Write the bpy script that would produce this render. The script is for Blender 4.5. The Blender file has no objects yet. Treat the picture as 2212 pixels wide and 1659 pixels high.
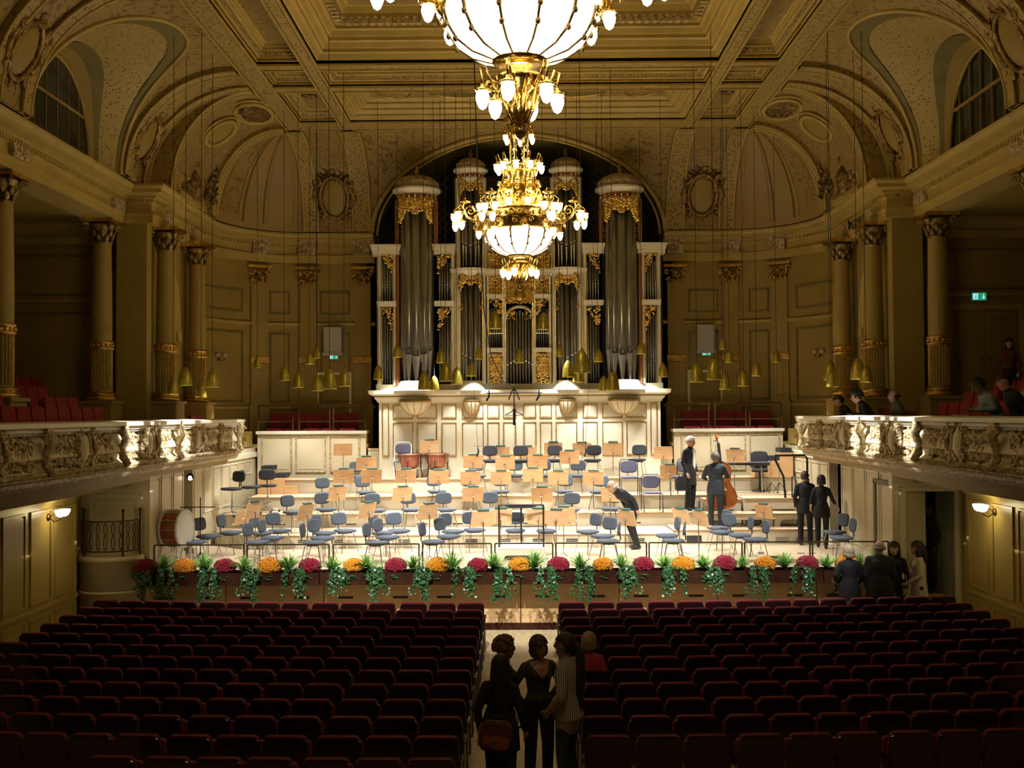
import bpy, math, random
import numpy as np
from mathutils import Vector, Matrix
R = math.radians; PI = math.pi
rng = random.Random(7)
SC = bpy.context.scene
COL = SC.collection

# ---------------------------------------------------------------- camera, world, exposure
cam = bpy.data.cameras.new('camera'); CAM = bpy.data.objects.new('camera', cam); COL.objects.link(CAM)
cam.sensor_width = 36; cam.lens = 36*2350/2212; cam.clip_end = 200
CAM.matrix_world = (Matrix.Translation((0, 0, 4.1)) @ Matrix.Rotation(R(0.39), 4, 'Z') @ Matrix.Rotation(R(91.548), 4, 'X')
                    @ Matrix.Rotation(R(-0.35), 4, 'Z'))
SC.camera = CAM
W = bpy.data.worlds.new('world'); SC.world = W; W.use_nodes = True
W.node_tree.nodes['Background'].inputs[0].default_value = (1, .8, .45, 1)
W.node_tree.nodes['Background'].inputs[1].default_value = 0.0
SC.view_settings.view_transform = 'Standard'; SC.view_settings.look = 'None'
SC.view_settings.exposure = 0.0; SC.view_settings.gamma = 1.0; SC.view_settings.use_curve_mapping = False

def light(name, kind, loc, power, col, aim=None, size=.1, ang=60, blend=.3):
    l = bpy.data.lights.new(name, kind); l.energy = power; l.color = col
    o = bpy.data.objects.new(name, l); COL.objects.link(o); o.location = loc
    if kind == 'AREA': l.size = size
    else: l.shadow_soft_size = size
    if kind == 'SPOT': l.spot_size = R(ang); l.spot_blend = blend
    if aim is not None:
        o.rotation_euler = (Vector(aim)-Vector(loc)).to_track_quat('-Z', 'Y').to_euler()
    return o
STAGE_COL = (1, .98, .94); WARM = (1, .75, .27)
# theatre spotlights on the ceiling of the auditorium that pick out the balcony fronts, the stage and the flowers
for sx in (-1, 1):
    for yy in (17.95, 18.85, 19.95, 20.85):
        light('balcony_spotlight', 'SPOT', (-sx*3.5, yy, 11.2), 26000, STAGE_COL, (sx*6.32, yy, 3.80), .04, 4.1, .3)
    light('balcony_spotlight', 'SPOT', (-sx*3.5, 22.0, 11.2), 7000, STAGE_COL, (sx*6.42, 24.75, 3.66), .05, 3.6, .5)
    light('stage_spotlight', 'SPOT', (sx*4.6, 11.0, 11.2), 7200, STAGE_COL, (sx*3.9, 21.6, 1.0), .12, 24, .55)
    light('stage_spotlight', 'SPOT', (sx*1.5, 11.0, 11.2), 7200, STAGE_COL, (sx*1.45, 21.6, 1.0), .12, 26, .55)
# few light bounces are enough for this dark hall
SC.cycles.max_bounces = 5; SC.cycles.diffuse_bounces = 3; SC.cycles.glossy_bounces = 3; SC.cycles.transmission_bounces = 2

# ---------------------------------------------------------------- materials
def lin(h):
    f = lambda c: c/12.92 if c <= .04045 else ((c+.055)/1.055)**2.4
    return tuple(f(int(h[i:i+2], 16)/255) for i in (0, 2, 4)) + (1,)
MATS = {}
def mat(name, col, rough=.6, metal=0, col2=None, scale=4, mix=(.35, .65), bump=0, bscale=None, kind='noise', emit=0, stretch=None,
        detail=3, trans=0, spec=None, dist=0, coat=0):
    """node material: two colours mixed by a procedural pattern in object space, optional fine relief"""
    m = bpy.data.materials.new(name); m.use_nodes = True; MATS[name] = m
    nt = m.node_tree; N = nt.nodes; L = nt.links; b = N['Principled BSDF']
    c1 = lin(col) if isinstance(col, str) else tuple(col)+(1,)
    b.inputs['Base Color'].default_value = c1; b.inputs['Roughness'].default_value = rough; b.inputs['Metallic'].default_value = metal
    if spec is not None: b.inputs['Specular IOR Level'].default_value = spec
    if trans: b.inputs['Transmission Weight'].default_value = trans
    if coat: b.inputs['Coat Weight'].default_value = coat; b.inputs['Coat Roughness'].default_value = .15
    tc = N.new('ShaderNodeTexCoord'); mp = N.new('ShaderNodeMapping'); L.new(tc.outputs['Object'], mp.inputs[0])
    if stretch: mp.inputs['Scale'].default_value = stretch
    if col2 is not None:
        c2 = lin(col2) if isinstance(col2, str) else tuple(col2)+(1,)
        if kind == 'noise':
            t = N.new('ShaderNodeTexNoise'); t.inputs['Scale'].default_value = scale; t.inputs['Detail'].default_value = detail
            t.inputs['Distortion'].default_value = dist; out = t.outputs['Fac']
        elif kind == 'voronoi':
            t = N.new('ShaderNodeTexVoronoi'); t.inputs['Scale'].default_value = scale; out = t.outputs['Distance']
        elif kind == 'wave':
            t = N.new('ShaderNodeTexWave'); t.bands_direction = 'DIAGONAL' if stretch else 'X'; t.inputs['Scale'].default_value = scale; t.inputs['Distortion'].default_value = dist or 2
            t.inputs['Detail'].default_value = detail; out = t.outputs['Fac']
        elif kind == 'magic':
            t = N.new('ShaderNodeTexMagic'); t.inputs['Scale'].default_value = scale; t.turbulence_depth = 3
            t.inputs['Distortion'].default_value = dist or 1.5; out = t.outputs['Fac']
        L.new(mp.outputs[0], t.inputs['Vector'])
        r = N.new('ShaderNodeMapRange'); r.inputs[1].default_value, r.inputs[2].default_value = mix
        L.new(out, r.inputs[0])
        mx = N.new('ShaderNodeMix'); mx.data_type = 'RGBA'
        mx.inputs[6].default_value = c1; mx.inputs[7].default_value = c2
        L.new(r.outputs[0], mx.inputs[0]); L.new(mx.outputs[2], b.inputs['Base Color'])
    if bump:
        t2 = N.new('ShaderNodeTexNoise'); t2.inputs['Scale'].default_value = bscale or scale*3; t2.inputs['Detail'].default_value = 3
        L.new(mp.outputs[0], t2.inputs['Vector'])
        bp = N.new('ShaderNodeBump'); bp.inputs['Strength'].default_value = bump; bp.inputs['Distance'].default_value = .02
        L.new(t2.outputs['Fac'], bp.inputs['Height']); L.new(bp.outputs[0], b.inputs['Normal'])
    if emit:
        b.inputs['Emission Color'].default_value = c1; b.inputs['Emission Strength'].default_value = emit
    return m
mat('cream', (.31, .218, .045), .55, col2=(.275, .19, .038), scale=1.5, bump=.08, bscale=40)  # darkened to ochre: the dimness of the upper hall is put into the colour
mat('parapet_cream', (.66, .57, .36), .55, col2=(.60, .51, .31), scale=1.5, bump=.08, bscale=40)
mat('cream_hall_dimmed', (.50, .39, .12), .32, col2=(.45, .34, .10), scale=1.2, bump=.05, bscale=25)  # darker copy of the glossy cream, dim light of the lower walls painted in
mat('stucco_dimmed', (.44, .325, .09), .5, col2=(.38, .275, .072), scale=2.0, bump=.05, bscale=30)  # ivory trim darkened for the upper hall, its shade is part of the colour
mat('cream_gloss', (.68, .60, .40), .32, col2=(.62, .54, .35), scale=1.2, bump=.05, bscale=25)
mat('ivory', (.78, .73, .56), .45, col2=(.72, .67, .50), scale=2.0, bump=.05, bscale=30)
mat('shade_line', (.16, .11, .05), .6, col2=(.10, .07, .03), scale=6)
mat('gold', (.72, .47, .13), .34, 1, col2=(.45, .27, .06), scale=9, bump=.5, bscale=45)
mat('gold_bright', (.95, .70, .24), .22, 1, col2=(.70, .46, .12), scale=7, bump=.25, bscale=30)
mat('old_gold', (.42, .29, .10), .42, .75, col2=(.16, .10, .035), scale=10, mix=(.35, .6), bump=.9, bscale=38)
mat('gilt_stone', (.60, .50, .31), .5, .1, col2=(.30, .20, .08), scale=16, mix=(.38, .62), bump=.8, bscale=34)
mat('pattern_band', (.14, .09, .022), .6, col2=(.36, .26, .075), scale=13, kind='voronoi', mix=(.25, .45), bump=.4, bscale=30)  # vault patterns from here on also darkened, low light painted into their colours
mat('arabesque', (.31, .215, .06), .65, col2=(.19, .12, .03), scale=6.5, mix=(.49, .55), detail=2, dist=3.0)
mat('floral_paint', (.30, .21, .055), .65, col2=(.16, .095, .024), scale=4.2, mix=(.54, .60), detail=4, dist=2.2)
mat('mosaic', (.12, .085, .02), .6, col2=(.38, .28, .085), scale=13, kind='voronoi', mix=(.18, .34))
mat('dome_paint', (0.336, 0.230, 0.073), .65, col2=(0.300, 0.200, 0.059), scale=.9)
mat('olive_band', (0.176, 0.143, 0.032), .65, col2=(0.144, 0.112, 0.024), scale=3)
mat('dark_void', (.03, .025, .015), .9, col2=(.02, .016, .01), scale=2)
mat('wood_floor', (.62, .49, .33), .4, col2=(.52, .39, .24), scale=2.2, stretch=(1, 9, 1), bump=.05, bscale=20)
mat('parquet', (.62, .50, .30), .38, col2=(.47, .36, .19), scale=2.6, stretch=(4, 1, 1), mix=(.3, .7), bump=.04, bscale=20)
mat('nosing', (.40, .24, .11), .45, col2=(.32, .18, .08), scale=4, stretch=(6, 1, 1))
mat('beech', (.78, .50, .26), .42, col2=(.70, .42, .20), scale=3, stretch=(1, 1, 8))
mat('riser_paint', (.62, .56, .41), .45, col2=(.56, .50, .36), scale=2, bump=.04)
mat('stage_panel', (.66, .43, .21), .5, col2=(.57, .36, .16), scale=2, stretch=(1, 1, 5))
mat('black', (.012, .012, .014), .5, col2=(.02, .02, .022), scale=12)
mat('dark_metal', (.03, .027, .022), .4, .6, col2=(.05, .04, .03), scale=10)
mat('bronze', (.20, .12, .05), .4, .9, col2=(.12, .07, .03), scale=10)
mat('chrome', (.75, .75, .76), .14, 1, col2=(.6, .6, .62), scale=8)
mat('steel_dark', (.25, .25, .26), .3, 1, col2=(.18, .18, .19), scale=8)
mat('seat_red', (.20, .012, .018), .75, col2=(.13, .006, .012), scale=30, bump=.15, bscale=180)
mat('seat_wood', (.030, .008, .008), .2, col2=(.020, .006, .006), scale=4, stretch=(1, 1, 6), coat=.4)
mat('balcony_red', (.25, .010, .012), .8, col2=(.18, .006, .008), scale=20, bump=.1, bscale=120)
mat('upholstery', (.085, .105, .135), .85, col2=(.065, .08, .105), scale=60, bump=.2, bscale=300)
mat('upholstery_black', (.03, .033, .04), .85, col2=(.02, .022, .03), scale=60, bump=.2, bscale=300)
mat('upholstery_blue', (.13, .13, .20), .85, col2=(.10, .10, .16), scale=60, bump=.2, bscale=300)
mat('pipe_tin', (.46, .46, .43), .27, .8, col2=(.34, .34, .32), scale=2.5, stretch=(1, 1, .3))
mat('pipe_shine', (.85, .85, .86), .2, 1, col2=(.6, .6, .6), scale=5)
mat('rust_red', (.30, .10, .05), .6, col2=(.22, .07, .03), scale=5)
mat('bell_brass', (.48, .39, .055), .36, .5, col2=(.36, .29, .03), scale=3)
mat('white_gloss', (.85, .83, .78), .4, col2=(.8, .78, .72), scale=4)
mat('grey_white', (.45, .43, .37), .6, col2=(.4, .38, .32), scale=4)
mat('planter_red', (.045, .015, .007), .9, col2=(.03, .009, .004), scale=5, spec=.15)
mat('soil', (.03, .02, .012), .9, col2=(.05, .03, .02), scale=30)
mat('leaf_fern', (.24, .46, .10), .5, col2=(.14, .34, .06), scale=14)
mat('leaf_ivy', (.022, .085, .022), .35, col2=(.065, .18, .06), scale=24, mix=(.45, .7))
mat('mum_red', (.33, .012, .035), .6, col2=(.22, .006, .02), scale=25)
mat('mum_yellow', (.80, .36, .015), .6, col2=(.62, .22, .008), scale=25)
mat('copper', (.34, .13, .08), .35, .65, col2=(.24, .08, .05), scale=5)
mat('drum_skin', (.72, .70, .62), .6, col2=(.66, .63, .55), scale=5)
mat('drum_wood', (.36, .075, .02), .3, col2=(.18, .03, .008), scale=3, stretch=(1, 6, 1), coat=.4)
mat('bass_varnish', (.42, .13, .025), .28, col2=(.30, .08, .015), scale=3, stretch=(1, 1, 4), coat=.5)
mat('green_pad', (.02, .10, .085), .5, col2=(.015, .08, .07), scale=8)
mat('window_glass', (.012, .014, .012), .12, col2=(.02, .022, .018), scale=2)
mat('iron_rail', (.07, .045, .02), .45, .7, col2=(.10, .07, .03), scale=9)
mat('door_grey', (.20, .20, .15), .6, col2=(.17, .17, .13), scale=3)
def emitter(name, col, strength):
    m = mat(name, col, .4); b = m.node_tree.nodes['Principled BSDF']
    nt = m.node_tree; t = nt.nodes.new('ShaderNodeTexNoise'); t.inputs['Scale'].default_value = 3
    r = nt.nodes.new('ShaderNodeMapRange'); r.inputs[3].default_value = strength*.9; r.inputs[4].default_value = strength*1.1
    nt.links.new(t.outputs['Fac'], r.inputs[0]); nt.links.new(r.outputs[0], b.inputs['Emission Strength'])
    b.inputs['Emission Color'].default_value = tuple(col)+(1,)
    m.cycles.emission_sampling = 'NONE'     # tiny emitters: their light is carried by the lamps beside them
    return m
emitter('bulb_glow', (1, .86, .62), 7)
emitter('bowl_glow', (1, .86, .60), 2.6)
emitter('sconce_glow', (1, .88, .60), 9)
emitter('lamp_inner', (1, .95, .86), 8)
emitter('exit_green', (.02, .30, .16), .9)
emitter('exit_white', (.40, .72, .95), 1.1)
# ---------------------------------------------------------------- mesh builder
def V(*a): return Vector(a)
class MB:
    def __init__(s): s.v = []; s.f = []; s.m = []; s.s = []
    def add(s, vs, fs, mi=0, sm=False, M=None):
        b = len(s.v)
        if M is not None: vs = [M @ Vector(p) for p in vs]
        s.v.extend(tuple(p) for p in vs)
        for q in fs: s.f.append(tuple(b+i for i in q)); s.m.append(mi); s.s.append(sm)
        return s
    def bx(s, x0, x1, y0, y1, z0, z1, mi=0, M=None):
        return s.add([(x0,y0,z0),(x1,y0,z0),(x1,y1,z0),(x0,y1,z0),(x0,y0,z1),(x1,y0,z1),(x1,y1,z1),(x0,y1,z1)],
                     [(3,2,1,0),(4,5,6,7),(0,1,5,4),(1,2,6,5),(2,3,7,6),(3,0,4,7)], mi, False, M)
    def rbx(s, x0, x1, y0, y1, z0, z1, r, ax='y', mi=0, M=None, n=4, sm=False):
        """box with rounded corners in the plane across axis ax"""
        def rr(a0,a1,b0,b1):
            out=[]
            for (ca,cb,t0) in ((a1-r,b1-r,0),(a0+r,b1-r,90),(a0+r,b0+r,180),(a1-r,b0+r,270)):
                for k in range(n+1):
                    t=R(t0+90*k/n); out.append((ca+r*math.cos(t), cb+r*math.sin(t)))
            return out
        if ax=='y': P=rr(x0,x1,z0,z1); a=[(p,y0,q) for p,q in P]; b=[(p,y1,q) for p,q in P]
        elif ax=='z': P=rr(x0,x1,y0,y1); a=[(p,q,z0) for p,q in P]; b=[(p,q,z1) for p,q in P]
        else: P=rr(y0,y1,z0,z1); a=[(x0,p,q) for p,q in P]; b=[(x1,p,q) for p,q in P]
        k=len(P); s.add(a+b, [tuple(range(k)), tuple(range(2*k-1,k-1,-1))], mi, False, M)
        return s.add(a+b, [(i,k+i,k+(i+1)%k,(i+1)%k) for i in range(k)], mi, sm, M)
    def prism(s, P, d, ax='y', o=0, mi=0, M=None, sm=False):
        """outline P (list of 2D points) extruded from o to o+d along ax"""
        f = {'y': lambda p,t:(p[0],t,p[1]), 'x': lambda p,t:(t,p[0],p[1]), 'z': lambda p,t:(p[0],p[1],t)}[ax]
        a=[f(p,o) for p in P]; b=[f(p,o+d) for p in P]; k=len(P)
        s.add(a+b, [tuple(range(k-1,-1,-1)), tuple(range(k,2*k))], mi, False, M)
        return s.add(a+b, [(i,(i+1)%k,k+(i+1)%k,k+i) for i in range(k)], mi, sm, M)
    def tube(s, p0, p1, r0, r1=None, n=8, mi=0, M=None, sm=True):
        return s.path([p0,p1],[r0,r0 if r1 is None else r1],n,mi,M=M,sm=sm)
    def path(s, pts, r, n=6, mi=0, closed=False, M=None, sm=True, flat=1.0):
        pts=[Vector(p) for p in pts]; k=len(pts)
        rs=r if isinstance(r,(list,tuple)) else [r]*k
        vs=[]; up=None
        for i,p in enumerate(pts):
            if closed: t=pts[(i+1)%k]-pts[i-1]
            else: t=pts[min(i+1,k-1)]-pts[max(i-1,0)]
            if t.length<1e-9: t=Vector((0,0,1))
            t.normalize()
            if up is None:
                up=Vector((0,0,1)) if abs(t.z)<.9 else Vector((0,1,0))
            a=up-t*up.dot(t)
            if a.length<1e-6: a=t.orthogonal()
            a.normalize(); up=a; b=t.cross(a)
            for j in range(n):
                w=2*PI*j/n; vs.append(p+a*(rs[i]*math.cos(w)*flat)+b*(rs[i]*math.sin(w)))
        fs=[]
        for i in range(k if closed else k-1):
            for j in range(n):
                a0=i*n+j; a1=i*n+(j+1)%n; b0=((i+1)%k)*n+j; b1=((i+1)%k)*n+(j+1)%n
                fs.append((a0,a1,b1,b0))
        s.add(vs,fs,mi,sm,M)
        if not closed:
            s.add(vs,[tuple(range(n-1,-1,-1)),tuple(range((k-1)*n,k*n))],mi,False,M)
        return s
    def lathe(s, prof, n=16, mi=0, M=None, sm=True, a0=0, a1=2*PI, ex=1, ey=1):
        full=abs(a1-a0-2*PI)<1e-6; c=n if full else n+1
        vs=[]
        for j in range(c):
            w=a0+(a1-a0)*j/n
            for r,z in prof: vs.append((r*math.cos(w)*ex, r*math.sin(w)*ey, z))
        k=len(prof); fs=[]
        for j in range(n):
            j2=(j+1)%c
            for i in range(k-1): fs.append((j*k+i,j2*k+i,j2*k+i+1,j*k+i+1))
        return s.add(vs,fs,mi,sm,M)
    def sph(s, c, r, nu=10, nv=7, mi=0, M=None, sm=True):
        rx,ry,rz = r if isinstance(r,(list,tuple)) else (r,r,r)
        vs=[(c[0],c[1],c[2]-rz)]
        for i in range(1,nv):
            t=-PI/2+PI*i/nv
            for j in range(nu):
                w=2*PI*j/nu; vs.append((c[0]+rx*math.cos(t)*math.cos(w),c[1]+ry*math.cos(t)*math.sin(w),c[2]+rz*math.sin(t)))
        vs.append((c[0],c[1],c[2]+rz)); e=len(vs)-1; fs=[]
        for j in range(nu):
            fs.append((0,1+(j+1)%nu,1+j)); fs.append((e,1+(nv-2)*nu+j,1+(nv-2)*nu+(j+1)%nu))
            for i in range(nv-2):
                a=1+i*nu; b=a+nu; fs.append((a+j,a+(j+1)%nu,b+(j+1)%nu,b+j))
        return s.add(vs,fs,mi,sm,M)
    def grid(s, fn, nu, nv, mi=0, sm=True, M=None):
        """surface fn(u,v), u,v in 0..1"""
        vs=[fn(i/nu,j/nv) for i in range(nu+1) for j in range(nv+1)]; w=nv+1
        return s.add(vs,[(i*w+j,(i+1)*w+j,(i+1)*w+j+1,i*w+j+1) for i in range(nu) for j in range(nv)],mi,sm,M)
    def mould(s, prof, path, closed=False, mi=0, sm=False, side=1, M=None):
        """profile (u out, z) swept along a plan polyline; u grows to the left of travel (side=1)"""
        P=[Vector((p[0],p[1])) for p in path]; k=len(P); vs=[]
        for i in range(k):
            a=P[i]-P[i-1] if (closed or i>0) else P[1]-P[0]
            b=P[(i+1)%k]-P[i] if (closed or i<k-1) else a
            a=a.normalized(); b=b.normalized()
            na=Vector((-a.y,a.x))*side; nb=Vector((-b.y,b.x))*side
            m=na+nb; m=m/max(m.dot(na),.2)
            for u,z in prof: vs.append((P[i].x+m.x*u,P[i].y+m.y*u,z))
        q=len(prof); fs=[]
        for i in range(k if closed else k-1):
            for j in range(q-1):
                a0=i*q+j; b0=((i+1)%k)*q+j
                fs.append((a0,b0,b0+1,a0+1) if side<0 else (a0,a0+1,b0+1,b0))
        s.add(vs,fs,mi,sm,M)
        if not closed:
            s.add(vs,[tuple(range(q)),tuple(range(k*q-1,(k-1)*q-1,-1))],mi,False,M)
        return s
    def mesh(s, name, mats):
        me=bpy.data.meshes.new(name); me.from_pydata(s.v,[],s.f)
        for m in (mats if isinstance(mats,(list,tuple)) else [mats]): me.materials.append(MATS[m])
        me.polygons.foreach_set('material_index',s.m); me.polygons.foreach_set('use_smooth',s.s); me.update()
        return me
    def build(s, name, mats, parent=None, **kw):
        return obj(name, s.mesh(name,mats), parent, **kw)
KIDS={}
def obj(name, me, parent=None, loc=(0,0,0), rz=0, kind=None, label=None, cat=None, group=None, M=None):
    o=bpy.data.objects.new(name,me); COL.objects.link(o)
    if M is not None: o.matrix_local=M
    else: o.location=loc; o.rotation_euler=(0,0,rz)
    if parent is not None: o.parent=parent; KIDS.setdefault(parent.name,[]).append(o)
    tag(o,label,cat,group,kind); return o
def tag(o,label=None,cat=None,group=None,kind=None):
    for k,v in (('label',label),('category',cat),('group',group),('kind',kind)):
        if v: o[k]=v
    return o
def thing(name,label,cat,loc=(0,0,0),rz=0,group=None,kind=None):
    return obj(name,None,None,loc,rz,kind,label,cat,group)
def copy_tree(o,parent=None):
    c=o.copy(); COL.objects.link(c); c.parent=parent
    for ch in KIDS.get(o.name,()): copy_tree(ch,c)
    return c
def place(proto,first,loc,rz,label,group=None,scale=None):
    """the first call uses the prototype itself, later calls copy it with its parts"""
    o=proto if first else copy_tree(proto)
    o.location=loc; o.rotation_euler=(0,0,rz)
    if scale: o.scale=scale
    o['label']=label
    if group: o['group']=group
    return o
F=2350; VX=1122; VY=893; CZ=4.1
def on_z(px,py,z):
    """the point of the horizontal level z seen at photo pixel px,py (roll taken out)"""
    py2=py+ (px-VX)*math.tan(R(.35)); d=F*(CZ-z)/(py2-VY)
    return ((px-VX)*d/F, d, z)
def at_d(px,py,d):
    py2=py+(px-VX)*math.tan(R(.35))
    return ((px-VX)*d/F, d, CZ-(py2-VY)*d/F)
def pol(cx,cy,r,n,a0=0,ry=None):
    return [(cx+r*math.cos(a0+2*PI*i/n),cy+(ry or r)*math.sin(a0+2*PI*i/n)) for i in range(n)]
def frame2(M,w,h,t,d,mb,mi=0):
    """rectangular moulding frame w x h in the local xz plane (front towards -y), bar t wide, d proud"""
    for x0,x1,z0,z1 in ((-w/2,w/2,h/2-t,h/2),(-w/2,w/2,-h/2,-h/2+t),(-w/2,-w/2+t,-h/2+t,h/2-t),(w/2-t,w/2,-h/2+t,h/2-t)):
        mb.bx(x0,x1,-d,0,z0,z1,mi,M)
def face(x,y,z,rz=0):
    """local frame whose -y axis looks out of a wall; rz turns it"""
    return Matrix.Translation((x,y,z)) @ Matrix.Rotation(rz,4,'Z')
def scroll(mb,c,r,turns,n,rad,mi=0,M=None,flip=1,a0=0,rad1=None):
    pts=[];rr=[]
    for i in range(n+1):
        t=i/n; w=a0+flip*turns*2*PI*t; q=r*(1-t*.86)
        pts.append((c[0]+q*math.cos(w),c[1],c[2]+q*math.sin(w))); rr.append(rad*(1-.55*t) if rad1 is None else rad+(rad1-rad)*t)
    mb.path(pts,rr,5,mi,M=M)
def leafy(mb,c,w,h,n,mi=0,M=None,d=.03,seed=0):
    """carved foliage: many small lobes over a w x h patch in the local xz plane"""
    g=random.Random(seed)
    for i in range(n):
        x=c[0]+(g.random()-.5)*w; z=c[2]+(g.random()-.5)*h; a=g.random()*PI; l=min(w,h)*(.10+.14*g.random())
        T=(M or Matrix.Identity(4)) @ Matrix.Translation((x,c[1],z)) @ Matrix.Rotation(a,4,'Y')
        mb.sph((0,0,0),(l,d*(.6+.8*g.random()),l*.38),6,4,mi,T)
ORD=['','first','second','third','fourth','fifth','sixth','seventh','eighth','ninth','tenth','eleventh','twelfth','thirteenth','fourteenth','fifteenth','sixteenth','seventeenth','eighteenth','nineteenth','twentieth']
# ---------------------------------------------------------------- the hall: floor, walls, galleries
def S(name, mb, mats, parent=None): return mb.build(name, mats, parent, kind=None if parent else 'structure')
m=MB(); m.bx(-8.6,8.6,-6,20.8,-.1,0); FLOOR=S('floor',m,'parquet')
m=MB(); m.bx(-13,13,-6.2,-6,-.1,13); S('wall_rear',m,'cream')
LABELS_SIDE={-1:'left',1:'right'}
ST=1.1           # stage floor level
WL=8.15; WS=7.15 # lower hall wall, stage side wall
for sx in (-1,1):
    side=LABELS_SIDE[sx]; q=R(90)*(-sx)
    # lower wall of the auditorium with framed panels over a dado
    m=MB(); m.bx(*sorted((sx*WL,sx*(WL+.25))),-6,20.0,0,2.72); m.bx(*sorted((sx*8.4,sx*8.6)),20.0,21.0,0,2.9)
    wl=S('wall_'+side+'_lower',m,'cream_hall_dimmed')
    m=MB(); m.bx(*sorted((sx*(WL-.035),sx*WL)),-6,20.0,.80,.86); m.bx(*sorted((sx*(WL-.03),sx*WL)),-6,20.0,0,.14)
    m.bx(*sorted((sx*(WL-.05),sx*WL)),-6,20.0,2.60,2.72); S('dado_rail',m,'cream_hall_dimmed',wl)
    for i in range(9):
        yc=19.45-i*.98
        m=MB(); T=face(sx*WL,yc,1.72,q); frame2(T,.80,1.56,.035,.03,m,1); m.bx(-.34,.34,-.012,0,-.72,.72,0,T)
        T=face(sx*WL,yc,.47,q); frame2(T,.80,.50,.03,.025,m,1); S('panel',m,['cream_hall_dimmed','cream_hall_dimmed'],wl)
    # wall that faces the audience beside the stage
    m=MB(); xa,xb=sorted((sx*7.08,sx*8.4))
    if sx<0: m.bx(xa,xb,20.8,21.0,0,3.0)
    else:
        m.bx(7.08,7.30,20.8,21.0,0,3.0); m.bx(8.26,8.4,20.8,21.0,0,3.0); m.bx(7.30,8.26,20.8,21.0,2.58,3.0)
    wf=S('wall_'+side+'_front',m,'cream_gloss')
    if sx<0:
        m=MB(); T=face(-7.72,20.8,2.02,0); frame2(T,.98,1.16,.06,.04,m,0); frame2(T,.70,.86,.03,.025,m,0); S('panel',m,'ivory',wf)
    # stage side wall
    m=MB(); xa,xb=sorted((sx*WS,sx*(WS+.2)))
    dy0,dy1=(23.15,23.75) if sx<0 else (24.35,25.25)      # stage door opening
    m.bx(xa,xb,21.0,dy0,ST-.1,3.22); m.bx(xa,xb,dy1,30.2,ST-.1,3.22); m.bx(xa,xb,dy0,dy1,3.02,3.22)
    ws=S('wall_'+side+'_stage',m,'cream_gloss')
    m=MB(); m.bx(*sorted((sx*(WS-.05),sx*WS)),20.8,30,2.98,3.10); m.bx(*sorted((sx*(WS-.03),sx*WS)),20.8,dy0,ST,ST+.12)
    m.bx(*sorted((sx*(WS-.03),sx*WS)),dy1,25,ST,ST+.12); S('wall_moulding',m,'ivory',ws)
    ys=[20.86,21.6,22.36,23.1] if sx<0 else [20.86,21.7,22.6,23.45,24.3]
    ys2=[23.8,24.55,25.3,26.05,26.8,27.55,28.3,29.0] if sx<0 else [25.3,26.05,26.8,27.55,28.3,29.0]
    for L in (ys,ys2):
        for a,b in zip(L[:-1],L[1:]):
            z0=1.28 if b<24.6 else (1.9 if b<27 else 2.55)
            m=MB(); T=face(sx*WS,(a+b)/2,(z0+2.9)/2,q); frame2(T,b-a-.1,2.9-z0,.03,.022,m,1)
            m.bx(-(b-a)/2+.1,(b-a)/2-.1,-.01,0,-(2.9-z0)/2+.07,(2.9-z0)/2-.07,0,T); S('panel',m,['cream_gloss','ivory'],ws)
    # side passage behind the stage door
    m=MB(); m.bx(*sorted((sx*(WS+.9),sx*(WS+1.0))),dy0-.8,dy1+.8,ST,3.1); m.bx(*sorted((sx*WS,sx*(WS+1))),dy0-.8,dy1+.8,ST-.1,ST)
    S('wall_'+side+'_passage',m,'door_grey')
    # gallery floor and its sloping coved soffit
    m=MB(); xi=6.55
    m.mould([(0,3.22),(0,3.28),(1.0,3.28),(1.0,3.0)],[(sx*xi,-6),(sx*xi,25.1)],side=-1 if sx<0 else 1) if 0 else None
    pr=[(6.5,3.24),(6.55,3.12),(6.75,3.08),(6.80,2.98),(7.05,2.96),(7.1,2.86),(7.45,2.82),(7.5,2.74),(8.2,2.70),(8.2,3.24)]
    m.prism([(sx*a,b) for a,b in pr],26.8,'y',-6)
    pr2=[(6.5,3.24),(6.55,3.12),(6.75,3.08),(6.80,2.98),(7.3,2.96),(7.3,3.24)]
    m.prism([(sx*a,b) for a,b in pr2],4.4,'y',20.8)
    m.bx(*sorted((sx*6.5,sx*9.2)),-6,25.2,3.2,3.26); m.bx(*sorted((sx*7.2,sx*8.7)),25.2,31,3.1,3.26)
    gal=S('floor_'+side+'_gallery',m,['cream'])
    # stepped tiers for gallery seating
    m=MB()
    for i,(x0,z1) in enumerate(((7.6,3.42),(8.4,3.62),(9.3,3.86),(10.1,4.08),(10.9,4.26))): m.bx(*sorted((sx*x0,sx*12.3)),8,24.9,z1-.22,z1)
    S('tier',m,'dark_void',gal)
    # end wall of the side gallery, outer wall and flat ceiling
    m=MB(); m.bx(*sorted((sx*8.9,sx*12.6)),24.95,25.2,3.2,8.6)
    we=S('wall_'+side+'_gallery_end',m,'cream')
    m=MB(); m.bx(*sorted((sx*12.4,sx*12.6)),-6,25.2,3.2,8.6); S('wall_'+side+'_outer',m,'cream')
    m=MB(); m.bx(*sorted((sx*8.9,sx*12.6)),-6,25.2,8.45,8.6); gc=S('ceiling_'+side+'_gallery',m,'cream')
    m=MB(); m.mould([(0,8.0),(.12,8.05),(.2,8.2),(.35,8.25),(.45,8.38),(.6,8.45)],[(sx*8.9,24.95),(sx*12.4,24.95)],side=-1*-sx if 0 else (1 if sx<0 else -1)); S('cornice',m,'stucco_dimmed',gc)
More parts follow.
